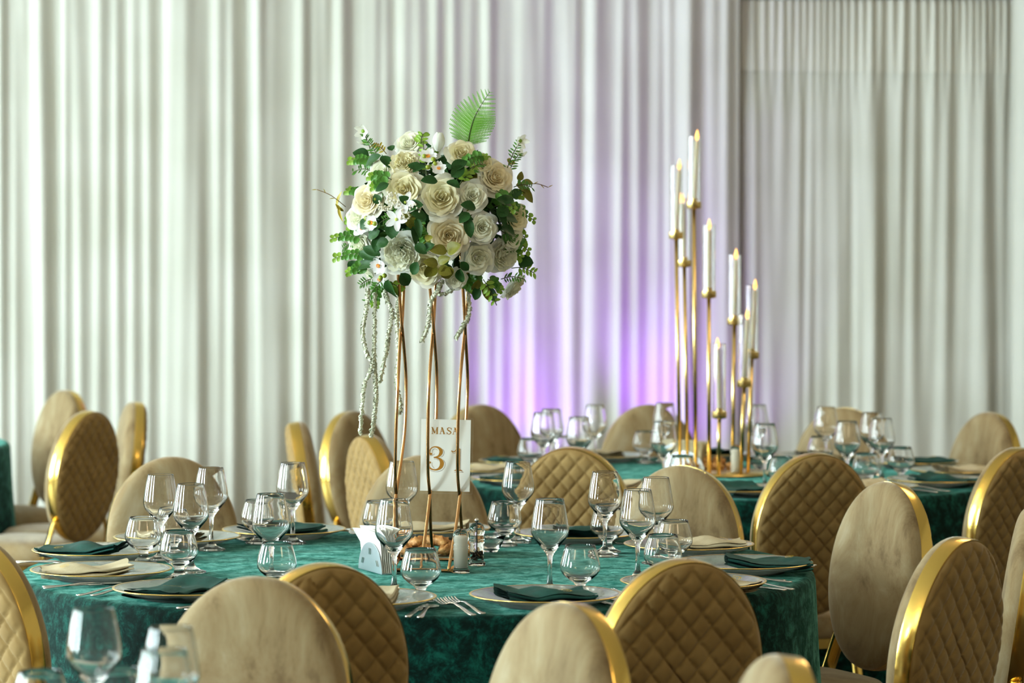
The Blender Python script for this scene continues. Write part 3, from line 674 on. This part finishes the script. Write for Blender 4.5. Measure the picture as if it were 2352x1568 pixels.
three = [(992.5, 1042, 4.2), (988.5, 1043.2, 4.6), (986.4, 1038.6, 2.6), (989, 1031, 2.2), (996.5, 1026.6, 2.6), (1006, 1027.8, 4.4), (1012.4, 1034, 7.6), (1012.4, 1041, 7.6), (1007.5, 1047.6, 4.6), (1000, 1050.2, 2.6), (996, 1050.6, 2.2)]
three2 = [(997, 1051.2, 2.0), (1003, 1051.4, 2.8), (1010.6, 1054.6, 5.6), (1015.2, 1062, 9.0), (1013.6, 1071.4, 8.2), (1006, 1078, 4.4), (996.5, 1079.2, 3), (988, 1075.4, 3.6), (984.6, 1068.5, 4), (986.6, 1062.5, 4.6), (990, 1063.4, 3.4)]
letter('number', [three, three2])
letter('number_outline', [[(1016.5, 1031, .7), (1020, 1037.6, .7), (1018.4, 1045, .7), (1012.5, 1050.4, .7)], [(1019, 1056, .7), (1023, 1064.5, .7), (1020.5, 1075, .7), (1012, 1082, .7), (1000, 1083.6, .7), (988, 1080.6, .7)], [(992.6, 1040, .7), (992.8, 1034.6, .7), (998.5, 1031.2, .7), (1005, 1033.6, .7)], [(986, 1046.6, .7), (992.5, 1046.4, .7), (998.5, 1042.4, .7)], [(996.5, 1054, .7), (1003, 1054.6, .7), (1007.5, 1057.6, .7)], [(993, 1062.5, .7), (993, 1070, .7), (998, 1075.6, .7)]], 'print_brown')
letter('number', [[(1037, 1034.4, 2.6), (1039.6, 1036.8, 2.2), (1044, 1036.2, 2.0), (1048.6, 1031.6, 2.6), (1050, 1029, 2)], [(1053.2, 1029, 7.2), (1053.2, 1078, 7.2)], [(1044.2, 1079.6, 2), (1062.6, 1079.6, 2)], [(1047, 1078.4, 1.4), (1060, 1078.4, 1.4)]])
letter('number_outline', [[(1058.6, 1030, .7), (1058.6, 1074.5, .7), (1065, 1083.4, .7)], [(1044.6, 1083.6, .7), (1065.2, 1083.6, .7)], [(1038.6, 1038.8, .7), (1042.6, 1040.4, .7), (1048.6, 1038, .7)]], 'print_brown')

# ------------------------------------------------------------------ flowers
def petal_rows(R, H, dphi, curl, seed, nu=7, nv=8, ruffle=.0, base=.10, z0=0.0):
    """petal wrapped round the flower axis; Z up, petal centred on +X; its rim stands at radius R and height H"""
    rnd = random.Random(seed); rows = []; a1, a2, a3 = rnd.uniform(0, 6), rnd.uniform(0, 6), rnd.uniform(-.06, .06)
    for i in range(nv):
        v = i/(nv-1); row = []
        for j in range(nu):
            u = -1 + 2*j/(nu-1)
            r = base + (R - base)*(1 - (1 - min(1, v*1.08))**2.2)
            z = z0 + (H - z0)*v**1.25
            if v > .62:
                q = (v - .62)/.38
                r += R*curl*q*q; z -= (H - z0)*curl*.9*q*q
            z -= .22*(H - z0)*v**2*abs(u)**2.5
            r *= 1 - .07*u*v + a3*v
            ruf = ruffle*math.sin(u*8 + a1)*v*v
            lip = .05*math.sin(u*3.5 + a2)*v**3
            ph = u*dphi*(.5 + .5*math.sin(min(1, v*1.35)*PI/2))*(1 - .22*max(0, (v - .7)/.3)**2)
            row.append(((r + ruf + lip)*math.cos(ph), (r + ruf + lip)*math.sin(ph), z + ruf*.5 + lip*.6))
        rows.append(row)
    return rows
def rot_rows(rows, a):
    c, s_ = math.cos(a), math.sin(a)
    return [[(x*c - y*s_, x*s_ + y*c, z) for x, y, z in r] for r in rows]
def rose_core(kind, seed, m):
    rnd = random.Random(seed); mb = MB()
    if kind == 'rose':
        for l in range(6):
            q = l/5; R, H = .07 + .62*q, .60 - .12*q*q
            n = (2, 3, 3, 4, 4, 5)[l]
            for k in range(n):
                mb.grid(rot_rows(petal_rows(R*rnd.uniform(.94, 1.06), H*rnd.uniform(.95, 1.04), PI/n*1.28, .05 + .20*q, seed*50 + l*7 + k, 9, 8, base=.03 + .15*q), rnd.uniform(-.15, .15) + k*2*PI/n + l*1.05))
    else:
        for l in range(6):
            q = l/5; R, H = .10 + .76*q, .56 - .10*q*q
            n = 4 + l
            for k in range(n):
                mb.grid(rot_rows(petal_rows(R*rnd.uniform(.85, 1.1), H*rnd.uniform(.8, 1.12), PI/n*1.5, .02, seed*90 + l*11 + k, 7, 6, ruffle=.05, base=.1*q), rnd.uniform(-.3, .3) + k*2*PI/n + l*.9))
    return mb.mesh(kind + '_heart', m)
def petal_mesh(R, H, dphi, curl, seed, m, ruffle=0): return MB().grid(petal_rows(R, H, dphi, curl, seed, 11, 9, ruffle, base=.2, z0=-.12)).mesh('petal', m)
def bud_mesh():
    mb = MB()
    for k in range(4):
        rows = []
        for i in range(9):
            v = i/8; r = .5*math.sin(PI*min(1, v*.86 + .06))**.7 * (1 - .12*k*(1-v)) + .012*k
            rows.append([(r*math.cos(u*1.15), r*math.sin(u*1.15), -.55 + 1.3*v - .1*abs(u)*v) for u in [-1 + j/4 for j in range(9)]])
        mb.grid(rot_rows(rows, k*1.75))
    return mb.mesh('rose_bud', 'petal_white')
TONE = ['white', 'cream', 'peach']
CORES = {(k, t, s_): rose_core(k, s_*3 + t, 'petal_%s_core' % TONE[t]) for k in ('rose', 'peony') for t in range(3) for s_ in range(2) if not (k == 'peony' and s_)}
PETALS = {(t, l, s_): petal_mesh(.76 + .14*l, .44 - .13*l, (.80, .72)[l], .16 + .10*l, 7*t + 31*l + s_, 'petal_%s' % TONE[t]) for t in range(3) for l in range(2) for s_ in range(3)}
BUD = bud_mesh()

bq = thing('flower_bouquet', 'round bouquet of cream roses, white blossoms and greenery on the tall stand', 'bouquet', (SX, SY, BOUQ[2]))
def sph(x, z, k=1.0, R=.205):
    q = R*R - x*x - (z*1.08)**2
    return -math.sqrt(q)*k if q > 0 else .0
rnd = random.Random(11)
for i, (kind, x, z, r, tone) in enumerate(FLOWERS):
    y = sph(x, z, .86)
    out = Vector((x, y*1.5 - .03, z + .01)).normalized()
    d = (out + Vector((0, -.35, .08))).normalized() if y < -.05 else (out + Vector((0, -.12, 0))).normalized()
    if kind == 'bud': d = Vector((.1, -.1, 1)); y = -.10; r *= 1.15
    pos = Vector((x, y, z)) - d*r*.35
    mw = frame(pos, d, (rnd.uniform(-1, 1), rnd.uniform(-.3, .3), rnd.uniform(-1, 1))) @ Matrix.Diagonal((r*.99, r*.99, r*1.12, 1))
    if kind == 'bud':
        o = link('rose_bud', BUD, bq, mw); o['label'] = 'closed white rose bud pointing up'; continue
    o = link('rose' if kind == 'rose' else 'peony', CORES[(kind, tone, 0 if kind == 'peony' else i % 2)], bq, mw)
    for l, n in ((0, 5), (1, 6)):
        for k in range(n):
            p = link('petal', PETALS[(tone, l, (k + i) % 3)], o)
            p.matrix_local = Matrix.Rotation(k*2*PI/n + l*.5 + i, 4, 'Z') @ Matrix.Translation((0, 0, -.02 - .06*l)) @ Matrix.Rotation(rnd.uniform(-.08, .08), 4, 'Y')
# small five-petalled blossoms
def flat_petal(L, W, m, cup=.25, notch=0):
    rows = []
    for i in range(6):
        v = i/5; w = W*math.sin(PI*min(1, .12 + v*.80))**.8
        rows.append([(L*(.08 + .92*v) - notch*L*.12*(1 - abs(u))*(v > .9), w*u, cup*L*v*v*(1) + .12*L*u*u*v + .03*L*math.sin(5*u + 2*v)) for u in (-1, -.5, 0, .5, 1)])
    return MB().grid(rows).mesh('petal', m)
FP = {'o': flat_petal(1, .46, 'blossom_white', .18, 1), 's': flat_petal(1, .30, 'blossom_white', .10), 'w': flat_petal(1, .36, 'petal_white', .75)}
ctr = {}
mb = MB(); mb.ball((0, 0, .06), .17, 10, 6, .5)
for k in range(12): mb.ball((.2*math.cos(k*PI/6), .2*math.sin(k*PI/6), .17), .055, 6, 4)
ctr['o'] = mb.mesh('stamens', 'stamen_orange')
ctr['s'] = MB().ball((0, 0, .05), .14, 10, 6, .6).mesh('stamens', 'stamen_green')
ctr['w'] = MB().lathe([(.001, -.25), (.16, -.2), (.26, .02), (.2, .12), (.001, .14)], 10).mesh('calyx', 'leaf_lime')
for i, (kind, x, z, r) in enumerate(BLOSSOMS):
    y = sph(x, z, 1.0) - .018 if kind != 'w' else -.03
    d = Vector((x, -.22, z + .02)).normalized() if kind != 'w' else Vector((x*.6, -.25, .25 if i % 2 else -.05)).normalized()
    o = link('blossom', ctr[kind], bq, frame((x, y, z), d, (1, 0, .3*i)) @ Matrix.Scale(r, 4))
    for k in range(5):
        p = link('petal', FP[kind], o); p.matrix_local = Matrix.Rotation(k*2*PI/5, 4, 'Z')
# leaves
def leaf_mesh(name, m, tip=.9, wmax=.5, fold=.25, curl=.2, round_=False):
    rows = []
    for i in range(9):
        v = i/8
        w = wmax*(math.sin(PI*(v**tip)) ** (.7 if not round_ else .5)) if 0 < v < 1 else .01
        rows.append([(v, w*u, fold*w*abs(u) - curl*v*v + .02*math.sin(9*v + 3*u)) for u in (-1, -.5, 0, .5, 1)])
    return MB().grid(rows).mesh(name, m)
LEAF = {'d': leaf_mesh('leaf', 'leaf_dark'), 'o': leaf_mesh('leaf', 'leaf_olive', .8), 'y': leaf_mesh('leaf', 'leaf_yellow'), 'e': leaf_mesh('leaf', 'leaf_green', .75, .42, .3, .1, True), 'l': leaf_mesh('leaf', 'leaf_lime', 1.0, .3), 't': leaf_mesh('leaf', 'leaf_green', 1.1, .16, .1, .1)}
def put_leaf(k, a, b, w, nrm, parent):
    a, b = Vector(a), Vector(b); L = (b - a).length
    x = (b - a).normalized(); n = Vector(nrm); n = (n - x*n.dot(x)).normalized()
    ww = {'d': 1.0, 'o': 1.0, 'y': 1.0, 'e': .84, 'l': .6, 't': .32}[k]
    return link('leaf', LEAF[k], parent, frame(a, n, x) @ Matrix.Diagonal((L, w/ww, (L + w)/2, 1)))
for k, x0, z0, x1, z1, w in LEAVES:
    ya, yb = sph(x0, z0, .98) - .016, sph(x1, z1, .98) - .034
    L = math.hypot(x1-x0, z1-z0); ya = max(ya, yb - L); yb = max(yb, ya - .6*L)
    put_leaf(k, (x0, ya, z0), (x1, yb, z1), w, (rnd.uniform(-.3, .3) + x1, -.45, .25 + z1), bq)
for i in range(150):       # leaves that fill the gaps between the blooms
    a, cz = rnd.uniform(0, 2*PI), rnd.uniform(-.95, .98); s_ = math.sqrt(1 - cz*cz)
    d = Vector((s_*math.cos(a), s_*math.sin(a), cz*.9)); p = d*.118
    if d.y > .35: continue
    q = d + Vector((rnd.uniform(-.9, .9), rnd.uniform(-.9, .9), rnd.uniform(-.9, .9)))
    e = p + q.normalized()*rnd.uniform(.05, .075); 
    if e.length > .19: e = e.normalized()*.19
    if (e - p).length < .02: continue
    put_leaf(rnd.choice('ddddoe'), p, e, rnd.uniform(.022, .034), d + Vector((rnd.uniform(-.5, .5), 0, rnd.uniform(-.5, .5))), bq)
core = MB()
for i in range(900):       # dense small green inside the ball
    a, cz = rnd.uniform(0, 2*PI), rnd.uniform(-1, 1); s_ = math.sqrt(1 - cz*cz); R = rnd.uniform(.07, .15)
    p = Vector((s_*math.cos(a)*R*1.15, s_*math.sin(a)*R, cz*R)); d = p.normalized()
    t = (d.orthogonal()*rnd.uniform(-1, 1) + d*rnd.uniform(.2, 1) + Vector((rnd.uniform(-.6, .6),)*3)).normalized()
    b_ = t.cross(d).normalized() if t.cross(d).length > .01 else d.orthogonal()
    L, w = rnd.uniform(.02, .038), rnd.uniform(.006, .010)
    core.add([p, p + t*L*.5 + b_*w, p + t*L, p + t*L*.5 - b_*w], [(0, 1, 2, 3)])
o = core.build('foliage', 'leaf_dark', bq); o['kind'] = 'stuff'
MB().ball((0, 0, 0), .085, 16, 10, .9).build('foam_ball', 'leaf_dark', bq)
# sprigs
for i, (x0, z0, x1, z1, k) in enumerate(SPRIGS):
    ya, yb = sph(x0, z0, .95) - .004, sph(x1, z1, .9)
    yb = min(yb, -.02) - .01
    L = math.hypot(x1-x0, z1-z0); yb = max(yb, ya - .5*L); ya = max(ya, yb - .9*L)
    A_, B_ = Vector((x0, ya, z0)), Vector((x1, yb, z1)); ax_ = (B_ - A_)
    mid = (A_ + B_)/2 + Vector((0, -.006, .006))
    pts = spline([tuple(A_), tuple(mid), tuple(B_)], 4)
    s_ = MB().tube(pts, .0011 if k != 'b' else .0009, 5).build('sprig', 'stem_green' if k not in 'by' else 'stem_brown', bq)
    n = {'e': 7, 't': 9, 'l': 6, 'y': 6, 'b': 3}[k]
    up = Vector((0, -1, .3)); side = ax_.cross(up).normalized(); t = ax_.normalized()
    for q in range(n):
        f = (q + 1.2)/(n + .2); p = A_.lerp(B_, f) + Vector((0, -.006, .006))*(1 - abs(2*f - 1))
        if k == 'b':
            put_leaf('y', p, p + (t + side*(1 if q % 2 else -1)*.7).normalized()*.012, .002, up, s_); continue
        for sg_ in (-1, 1):
            if k in 'tl' and rnd.random() < .2: continue
            ll = {'e': .0165, 't': .016, 'l': .019, 'y': .012}[k]*rnd.uniform(.8, 1.15)*(1.1 - .35*f)
            d = (t*rnd.uniform(.4, .8) + side*sg_ + up*rnd.uniform(-.2, .5)).normalized()
            put_leaf('l' if (k == 'l' or (k == 'e' and f > .75)) else k, p, p + d*ll, ll*{'e': .82, 't': .26, 'l': .45, 'y': .4}[k], up + side*sg_*rnd.uniform(-.4, .4), s_)
# berries
for x, z in [(-.020, .125), (.0, .118), (.004, .108), (-.012, .100), (-.122, -.145), (-.118, -.155), (-.112, -.140), (-.150, -.012), (-.142, -.022), (-.130, -.024), (-.130, .03)]:
    MB().ball((x, sph(x, z, 1.0) - .02, z), .0055, 8, 6).build('berry', 'berry', bq)
# cream seed clusters beside the star flowers
for cx, cz in [(-.095, .035), (-.082, .018), (-.108, .015), (-.04, .012), (-.062, -.004)]:
    mb = MB(); yy = sph(cx, cz, 1.0) - .018
    for q in range(22): mb.ball((cx + rnd.uniform(-.013, .013), yy + rnd.uniform(-.008, .004), cz + rnd.uniform(-.011, .011)), .0026, 5, 4)
    o = mb.build('seed_cluster', 'petal_cream', bq); o['kind'] = 'stuff'
# fern frond
fp = [Vector((x, -.06 - .02*i, z)) for i, (x, z) in enumerate(FERN)]
fpts = [Vector(p) for p in spline([tuple(p) for p in fp], 10)]
fr = MB().tube([tuple(p) for p in fpts], [.0016*(1 - .7*i/len(fpts)) for i in range(len(fpts))], 5).build('fern_frond', 'stem_green', bq)
pin = MB(); pin.add([(0, -.02, 0), (1, 0, 0), (0, .02, 0)], [(0, 1, 2)])
for k in range(15):
    f = .03 + k/15; w = .15*(1 - f)**.6 + .02
    for sg_ in (-1, 1): pin.add([(f, 0, 0), (f + .012, sg_*w*.5, .01), (f + .055, sg_*w, .0), (f + .058, sg_*w*.45, .008), (f + .052, 0, 0)], [(0, 1, 2, 3, 4)])
PIN = pin.mesh('leaflet', 'fern_green', False)
for k in range(17):
    f = .05 + .93*k/16; i = min(len(fpts)-2, int(f*(len(fpts)-1))); p = fpts[i].lerp(fpts[i+1], f*(len(fpts)-1) - i)
    t = (fpts[min(i+2, len(fpts)-1)] - fpts[max(i-1, 0)]).normalized(); sd = t.cross(Vector((0, -1, 0))).normalized()
    L = .047*math.sin(PI*(.14 + .86*f)**.85)**.8*(1 if f < .9 else .8) + .006
    for sg_ in (-1, 1):
        d = (sd*sg_ + t*(.35 + .5*f)).normalized()
        link('leaflet', PIN, fr, frame(p, (0, -1, .15), d) @ Matrix.Scale(L, 4))
# hanging amaranth strings
for i, q in enumerate(STRINGS):
    yy = [-.06, -.05, -.045, .02, -.085, -.07, -.03][i]
    pts = [Vector(p) for p in spline([(x, yy + .01*math.sin(j*1.3 + i), z) for j, (x, z) in enumerate(q)], 10)]
    mb = MB().tube([tuple(p) for p in pts], .0034, 5)
    n = int(sum((pts[j+1]-pts[j]).length for j in range(len(pts)-1))/.0013)
    for k in range(n):
        f = k/n*(len(pts)-1); j = int(f); p = pts[j].lerp(pts[min(j+1, len(pts)-1)], f - j); t = (pts[min(j+1, len(pts)-1)] - pts[max(0, j-1)]).normalized()
        d = Vector((rnd.uniform(-1, 1), rnd.uniform(-1, 1), rnd.uniform(-1, 1))); d = (d - t*d.dot(t)).normalized(); e = t.cross(d)
        L, w = rnd.uniform(.0045, .0085), .0042
        mb.add([p - e*w*.6, p + d*L*.6 + t*.003 - e*w, p + d*L + t*.007, p + d*L*.6 + t*.003 + e*w, p + e*w*.6, p + d*L*.75 + t*.001], [(0, 1, 5, 3, 4), (1, 2, 3, 5)])
    mb.build('amaranth_string', 'amaranth', bq)

# ------------------------------------------------------------------ small things on the flower table
def napkin_holder(loc_, rz, label, paper='paper_white', metal='steel_brushed'):
    t = thing('napkin_holder', label, 'napkin holder', (loc_[0], loc_[1], TZ), rz)
    for y0, y1 in ((-.018, -.0168), (.0168, .018)):
        n = 24; f = [(.073*math.cos(PI*k/n), .066*math.sin(PI*k/n)) for k in range(n + 1)]
        mb = MB(); mb.add([(x, y0, z) for x, z in f] + [(x, y1, z) for x, z in f], [tuple(range(n+1)), tuple(range(2*n+1, n, -1))] + [(k, n+1+k, n+2+k, k+1) for k in range(n)])
        sd = mb.build('side_plate', metal, t, False)
        for cx, cz in ((0, .046), (-.045, .022), (.045, .022)):
            for q in (-.004, .004):
                a = 0 if cx == 0 else math.copysign(.5, -cx)
                e = MB().box((-.0012, -.0006, -.007), (.0012, .0006, .007)).build('slot', 'lamp_black' if cx is None else 'steel', sd, False)
                e.location = (cx + q, y0 - .0004 if y0 < 0 else y1 + .0004, cz); e.rotation_euler = (0, a, 0)
    MB().box((-.073, -.018, 0), (.073, .018, .0015)).build('bottom_plate', metal, t, False)
    for k in range(7):     # folded paper napkins, fanned at the top
        y = -.0145 + .0047*k; fan = (k - 3)*.006
        rows = []
        for i in range(7):
            v = i/6; w = .070*(1 - .10*math.sin(v*PI)) + (.006 if v > .8 else 0)
            rows.append([(w*u - .006*v, y + fan*max(0, v - .62)**1.2*2.6 + .0012*math.sin(3*u + k)*v, .002 + (.094 + .006*((k*37) % 5)/5)*v - .012*u*u*v*(1 if k % 2 else .3)) for u in (-1, -.6, -.2, .2, .6, 1)])
        back = [[(x, yy + .0016, z) for x, yy, z in r] for r in rows]
        mb = MB().grid(rows).grid(back); n = 6
        mb.grid([rows[-1], back[-1]]); mb.grid([[r[0] for r in rows], [r[0] for r in back]]); mb.grid([[r[-1] for r in rows], [r[-1] for r in back]])
        mb.build('paper_napkin', paper, t)
    return t
napkin_holder((HOLD[0] + .008, HOLD[1] + .012), math.radians(-66), 'steel half-round holder full of white paper napkins beside the flower stand')
napkin_holder(HOLD2, math.radians(-30), 'blurred holder of cream paper napkins before the candle poles', 'napkin_beige')

def mill(loc_, label, name, filled, knob):
    t = thing(name, label, 'shaker', (loc_[0], loc_[1], TZ))
    prof = [(.001, 0), (.0195, 0), (.0198, .002), (.0195, .007), (.0165, .0095), (.016, .012), (.016, .050), (.0178, .052), (.0178, .055), (.0162, .057), (.0178, .060), (.0176, .063), (.0150, .066), (.0165, .071), (.0185, .078), (.0180, .086), (.0150, .093), (.009, .0975), (.001, .0985)]
    MB().lathe(prof, 32).build('body', 'acrylic', t)
    if filled == 'salt':
        MB().lathe([(.001, .011), (.0135, .011), (.0138, .05), (.0125, .055), (.0125, .078), (.011, .082), (.001, .083)], 24).build('salt', 'salt', t)
    else:
        mb = MB(); r_ = random.Random(5)
        for k in range(70):
            a, q = r_.uniform(0, 6.28), .0115*math.sqrt(r_.random()); mb.ball((q*math.cos(a), q*math.sin(a), .013 + r_.random()*.020), .0022, 6, 4)
        o = mb.build('peppercorns', 'pepper', t); o['kind'] = 'stuff'
        MB().tube([(0, 0, .012), (0, 0, .0985)], .0011, 6).build('spindle', 'lamp_black', t)
    if knob:
        MB().ball((0, 0, .1035), .0052, 12, 8).build('knob', 'steel', t)
    return t
mill(SALT, 'clear salt mill filled with white salt, right of the number card', 'salt_mill', 'salt', False)
mill(PEPPER, 'clear pepper mill with a steel knob and black peppercorns', 'pepper_mill', 'pepper', True)
mill((SALT2[0], SALT2[1]), 'blurred salt mill at the foot of the gold candle stand', 'salt_mill', 'salt', False)
def bowl(loc_, label):
    o = MB().lathe([(.001, 0), (.016, 0), (.018, .003), (.024, .012), (.032, .028), (.037, .040), (.0375, .041), (.0365, .041), (.031, .029), (.022, .012), (.001, .004)], 32).build('glass_bowl', 'glass')
    o.location = (loc_[0], loc_[1], TZ); tag(o, label, 'bowl')
bowl((BOWL[0] + .01, BOWL[1]), 'small clear glass bowl behind the pepper mill')
bowl(BOWL2, 'small clear glass bowl right of the candle stand')
def tray(cx, cy, rz, label, glabel, n, seed, W=.20, Dp=.14):
    t = thing('serving_tray', label, 'tray', (cx, cy, TZ), rz)
    a, b = W/2, Dp/2
    MB().box((-a, -b, 0), (a, b, .003)).build('tray_bottom', 'acrylic', t, False)
    for A_, B_ in (((-a, -b, .003), (a, -b + .003, .020)), ((-a, b - .003, .003), (a, b, .046)), ((-a, -b + .003, .003), (-a + .003, b - .003, .034)), ((a - .003, -b + .003, .003), (a, b - .003, .034))):
        MB().box(A_, B_).build('tray_wall', 'acrylic', t, False)
    r_ = random.Random(seed); vs = []
    for v in range(3):
        mb = MB(); rows = []
        for i in range(8):
            th = PI*i/7
            rows.append([tuple(c * (1 + .16*math.sin(3*ph + v) + .16*math.sin(5*th + 2*ph + v) + .10*math.sin(7*ph - 6*th)) for c in (.023*math.sin(th)*math.cos(ph), .017*math.sin(th)*math.sin(ph), .0115*math.cos(th))) for ph in [2*PI*j/12 for j in range(12)]])
        vs.append(mb.grid(rows, closed_u=True).mesh('pastry', 'pastry'))
    for k in range(n):
        lay = 0 if k < n*.62 else 1
        m_ = max(1, int(n*.62)); c_ = 4
        if lay == 0: x, y, z = -a + .03 + (2*a - .06)*((k % c_)/(c_ - 1)), -b + .028 + (2*b - .056)*((k//c_)/max(1, (m_ - 1)//c_)), .0165
        else: x, y, z = r_.uniform(-a + .045, a - .045), r_.uniform(-b + .035, b - .035), .034
        o = link('pastry', vs[k % 3]); c, s_ = math.cos(rz), math.sin(rz)
        o.location = (cx + x*c - y*s_, cy + x*s_ + y*c, TZ + z); o.rotation_euler = (r_.uniform(-.3, .3), r_.uniform(-.3, .3), r_.uniform(0, 6))
        tag(o, glabel, 'pastry', glabel)
tray(TRAY[0] + .01, TRAY[1] + .012, 0, 'clear tray of brown pastries behind the flower stand', 'golden brown pastry in the clear tray behind the flower stand', 13, 3)
tray(NUTS2[0] - .02, NUTS2[1] + .10, 0, 'low clear tray of brown pastries among the candle poles', 'golden brown pastry in the tray among the candle poles', 10, 9, .18, .10)

# ------------------------------------------------------------------ candle stand
cs = thing('candle_stand', 'gold candle stand of eight slim poles on a round base', 'candelabra', (CBASE[0], CBASE[1] + .05, TZ))
OX, OY = cs.location.x, cs.location.y
MB().lathe([(.001, 0), (.165, 0), (.168, .003), (.165, .008), (.001, .010)], 48).build('base', 'gold_candle', cs)
RANK = ['tallest', 'second tallest', 'third tallest', 'fourth tallest', 'fifth tallest', 'third shortest', 'second shortest', 'shortest']
tube_me = {}
for i, (x, y, z, h, lean) in enumerate(CANDLES):
    fx, fy = (x - OX)*.9, (y - OY)*.75
    if math.hypot(fx, fy) > .15: k = .15/math.hypot(fx, fy); fx *= k; fy *= k
    MB().tube([(fx, fy, .008), (x - OX, y - OY, z - TZ)], .0062, 12).build('pole', 'gold_candle', cs)
    cup = MB().lathe([(.001, -.004), (.006, -.004), (.0225, 0), (.0235, .002), (.0235, .020), (.0215, .021), (.0205, .006), (.011, .006), (.011, .030), (.0094, .031), (.0090, .006), (.001, .006)], 28).build('cup', 'gold_candle', cs)
    sharp(cup, 32); cup.location = (x - OX, y - OY, z - TZ)
    gt = MB().lathe([(.0194, .0065), (.0202, .0065), (.0202, h), (.0194, h + .0008), (.0188, h), (.0188, .0065), (.0194, .0065)], 28).build('glass_tube', 'glass')
    sharp(gt, 30)
    gt.location = (x, y, z); tag(gt, 'clear glass tube around the %s candle of the gold stand' % RANK[i], 'glass tube', 'glass tubes on the candle stand')
    ca = thing('candle', 'lit ivory taper, %s on the gold stand' % RANK[i], 'candle', (x, y, z + .0068), 0, 'tapers of the candle stand')
    lean = max(-.010, min(.010, lean*.62))
    tilt = math.atan2(lean, h); ca.rotation_euler = (0, tilt, 0)
    L = h - .022
    MB().lathe([(.001, 0), (.0078, 0), (.0080, .01), (.0068, L - .003), (.0055, L), (.001, L - .002)], 20).build('wax', 'candle_wax', ca)
    MB().tube([(0, 0, L - .004), (.0005, 0, L + .007)], .0008, 5).build('wick', 'wick', ca)
    MB().lathe([(.0005, L + .001), (.0045, L + .006), (.0062, L + .012), (.0050, L + .020), (.0025, L + .029), (.0004, L + .036)], 14).build('flame', 'flame', ca)

# ------------------------------------------------------------------ lamps of the room
for i, (x, y, en) in enumerate([(-.02, 13.30, 75), (.19, 13.30, 75), (.62, 13.28, 120), (.86, 13.30, 50), (1.16, 13.34, 20)]):
    WHICH = ['leftmost', 'left of centre', 'central', 'right of centre', 'rightmost'][i]
    t = thing('led_uplight', '%s small black purple uplight on the floor against the curtain' % WHICH, 'uplight', (x, y - .06, 0), 0, 'purple floor uplights')
    MB().lathe([(.001, 0), (.06, 0), (.06, .012), (.045, .02), (.05, .10), (.052, .11), (.047, .11), (.045, .095)], 20).build('housing', 'lamp_black', t)
    MB().lathe([(.001, .094), (.044, .094)], 20).build('lens', 'lens_purple', t)
    ld = bpy.data.lights.new('uplight_beam', 'SPOT'); ld.energy = en; ld.color = (.37, .05, 1.0); ld.spot_size = math.radians(40); ld.spot_blend = .9; ld.shadow_soft_size = .05
    lo = bpy.data.objects.new('uplight_beam', ld); COL.objects.link(lo); lo.parent = t
    lo.location = (0, 0, .12); lo.rotation_euler = (math.radians(180 - 6), 0, 0)
for i, (x, y) in enumerate([(-2.2, 3.5), (1.8, 3.5), (-2.2, 8.5), (1.8, 8.5)]):
    t = thing('chandelier', ['ceiling ring lamp over the near tables by the windows', 'ceiling ring lamp over the near tables by the wall', 'ceiling ring lamp before the curtain by the windows', 'ceiling ring lamp before the curtain by the wall'][i], 'chandelier', (x, y, 2.85), 0, 'warm ceiling ring lamps')
    MB().grid([[(r*math.cos(2*PI*j/48), r*math.sin(2*PI*j/48), z) for r, z in ((.43, -.015), (.45, -.015), (.45, .015), (.43, .015))] for j in range(48)], closed_u=True, closed_v=True).build('ring', 'gold_polished', t)
    for k in range(3):
        a = k*2*PI/3; MB().tube([(.44*math.cos(a), .44*math.sin(a), .01), (0, 0, .5), (0, 0, .65)], .004, 6).build('cable', 'steel', t)
    for k in range(10):
        a = k*PI/5; MB().ball((.44*math.cos(a), .44*math.sin(a), -.045), .03, 10, 8).build('bulb', 'lamp_warm', t)
    ld = bpy.data.lights.new('chandelier_glow', 'POINT'); ld.energy = 22; ld.color = (1, .78, .5); ld.shadow_soft_size = .35
    lo = bpy.data.objects.new('chandelier_glow', ld); COL.objects.link(lo); lo.parent = t; lo.location = (0, 0, -.35)
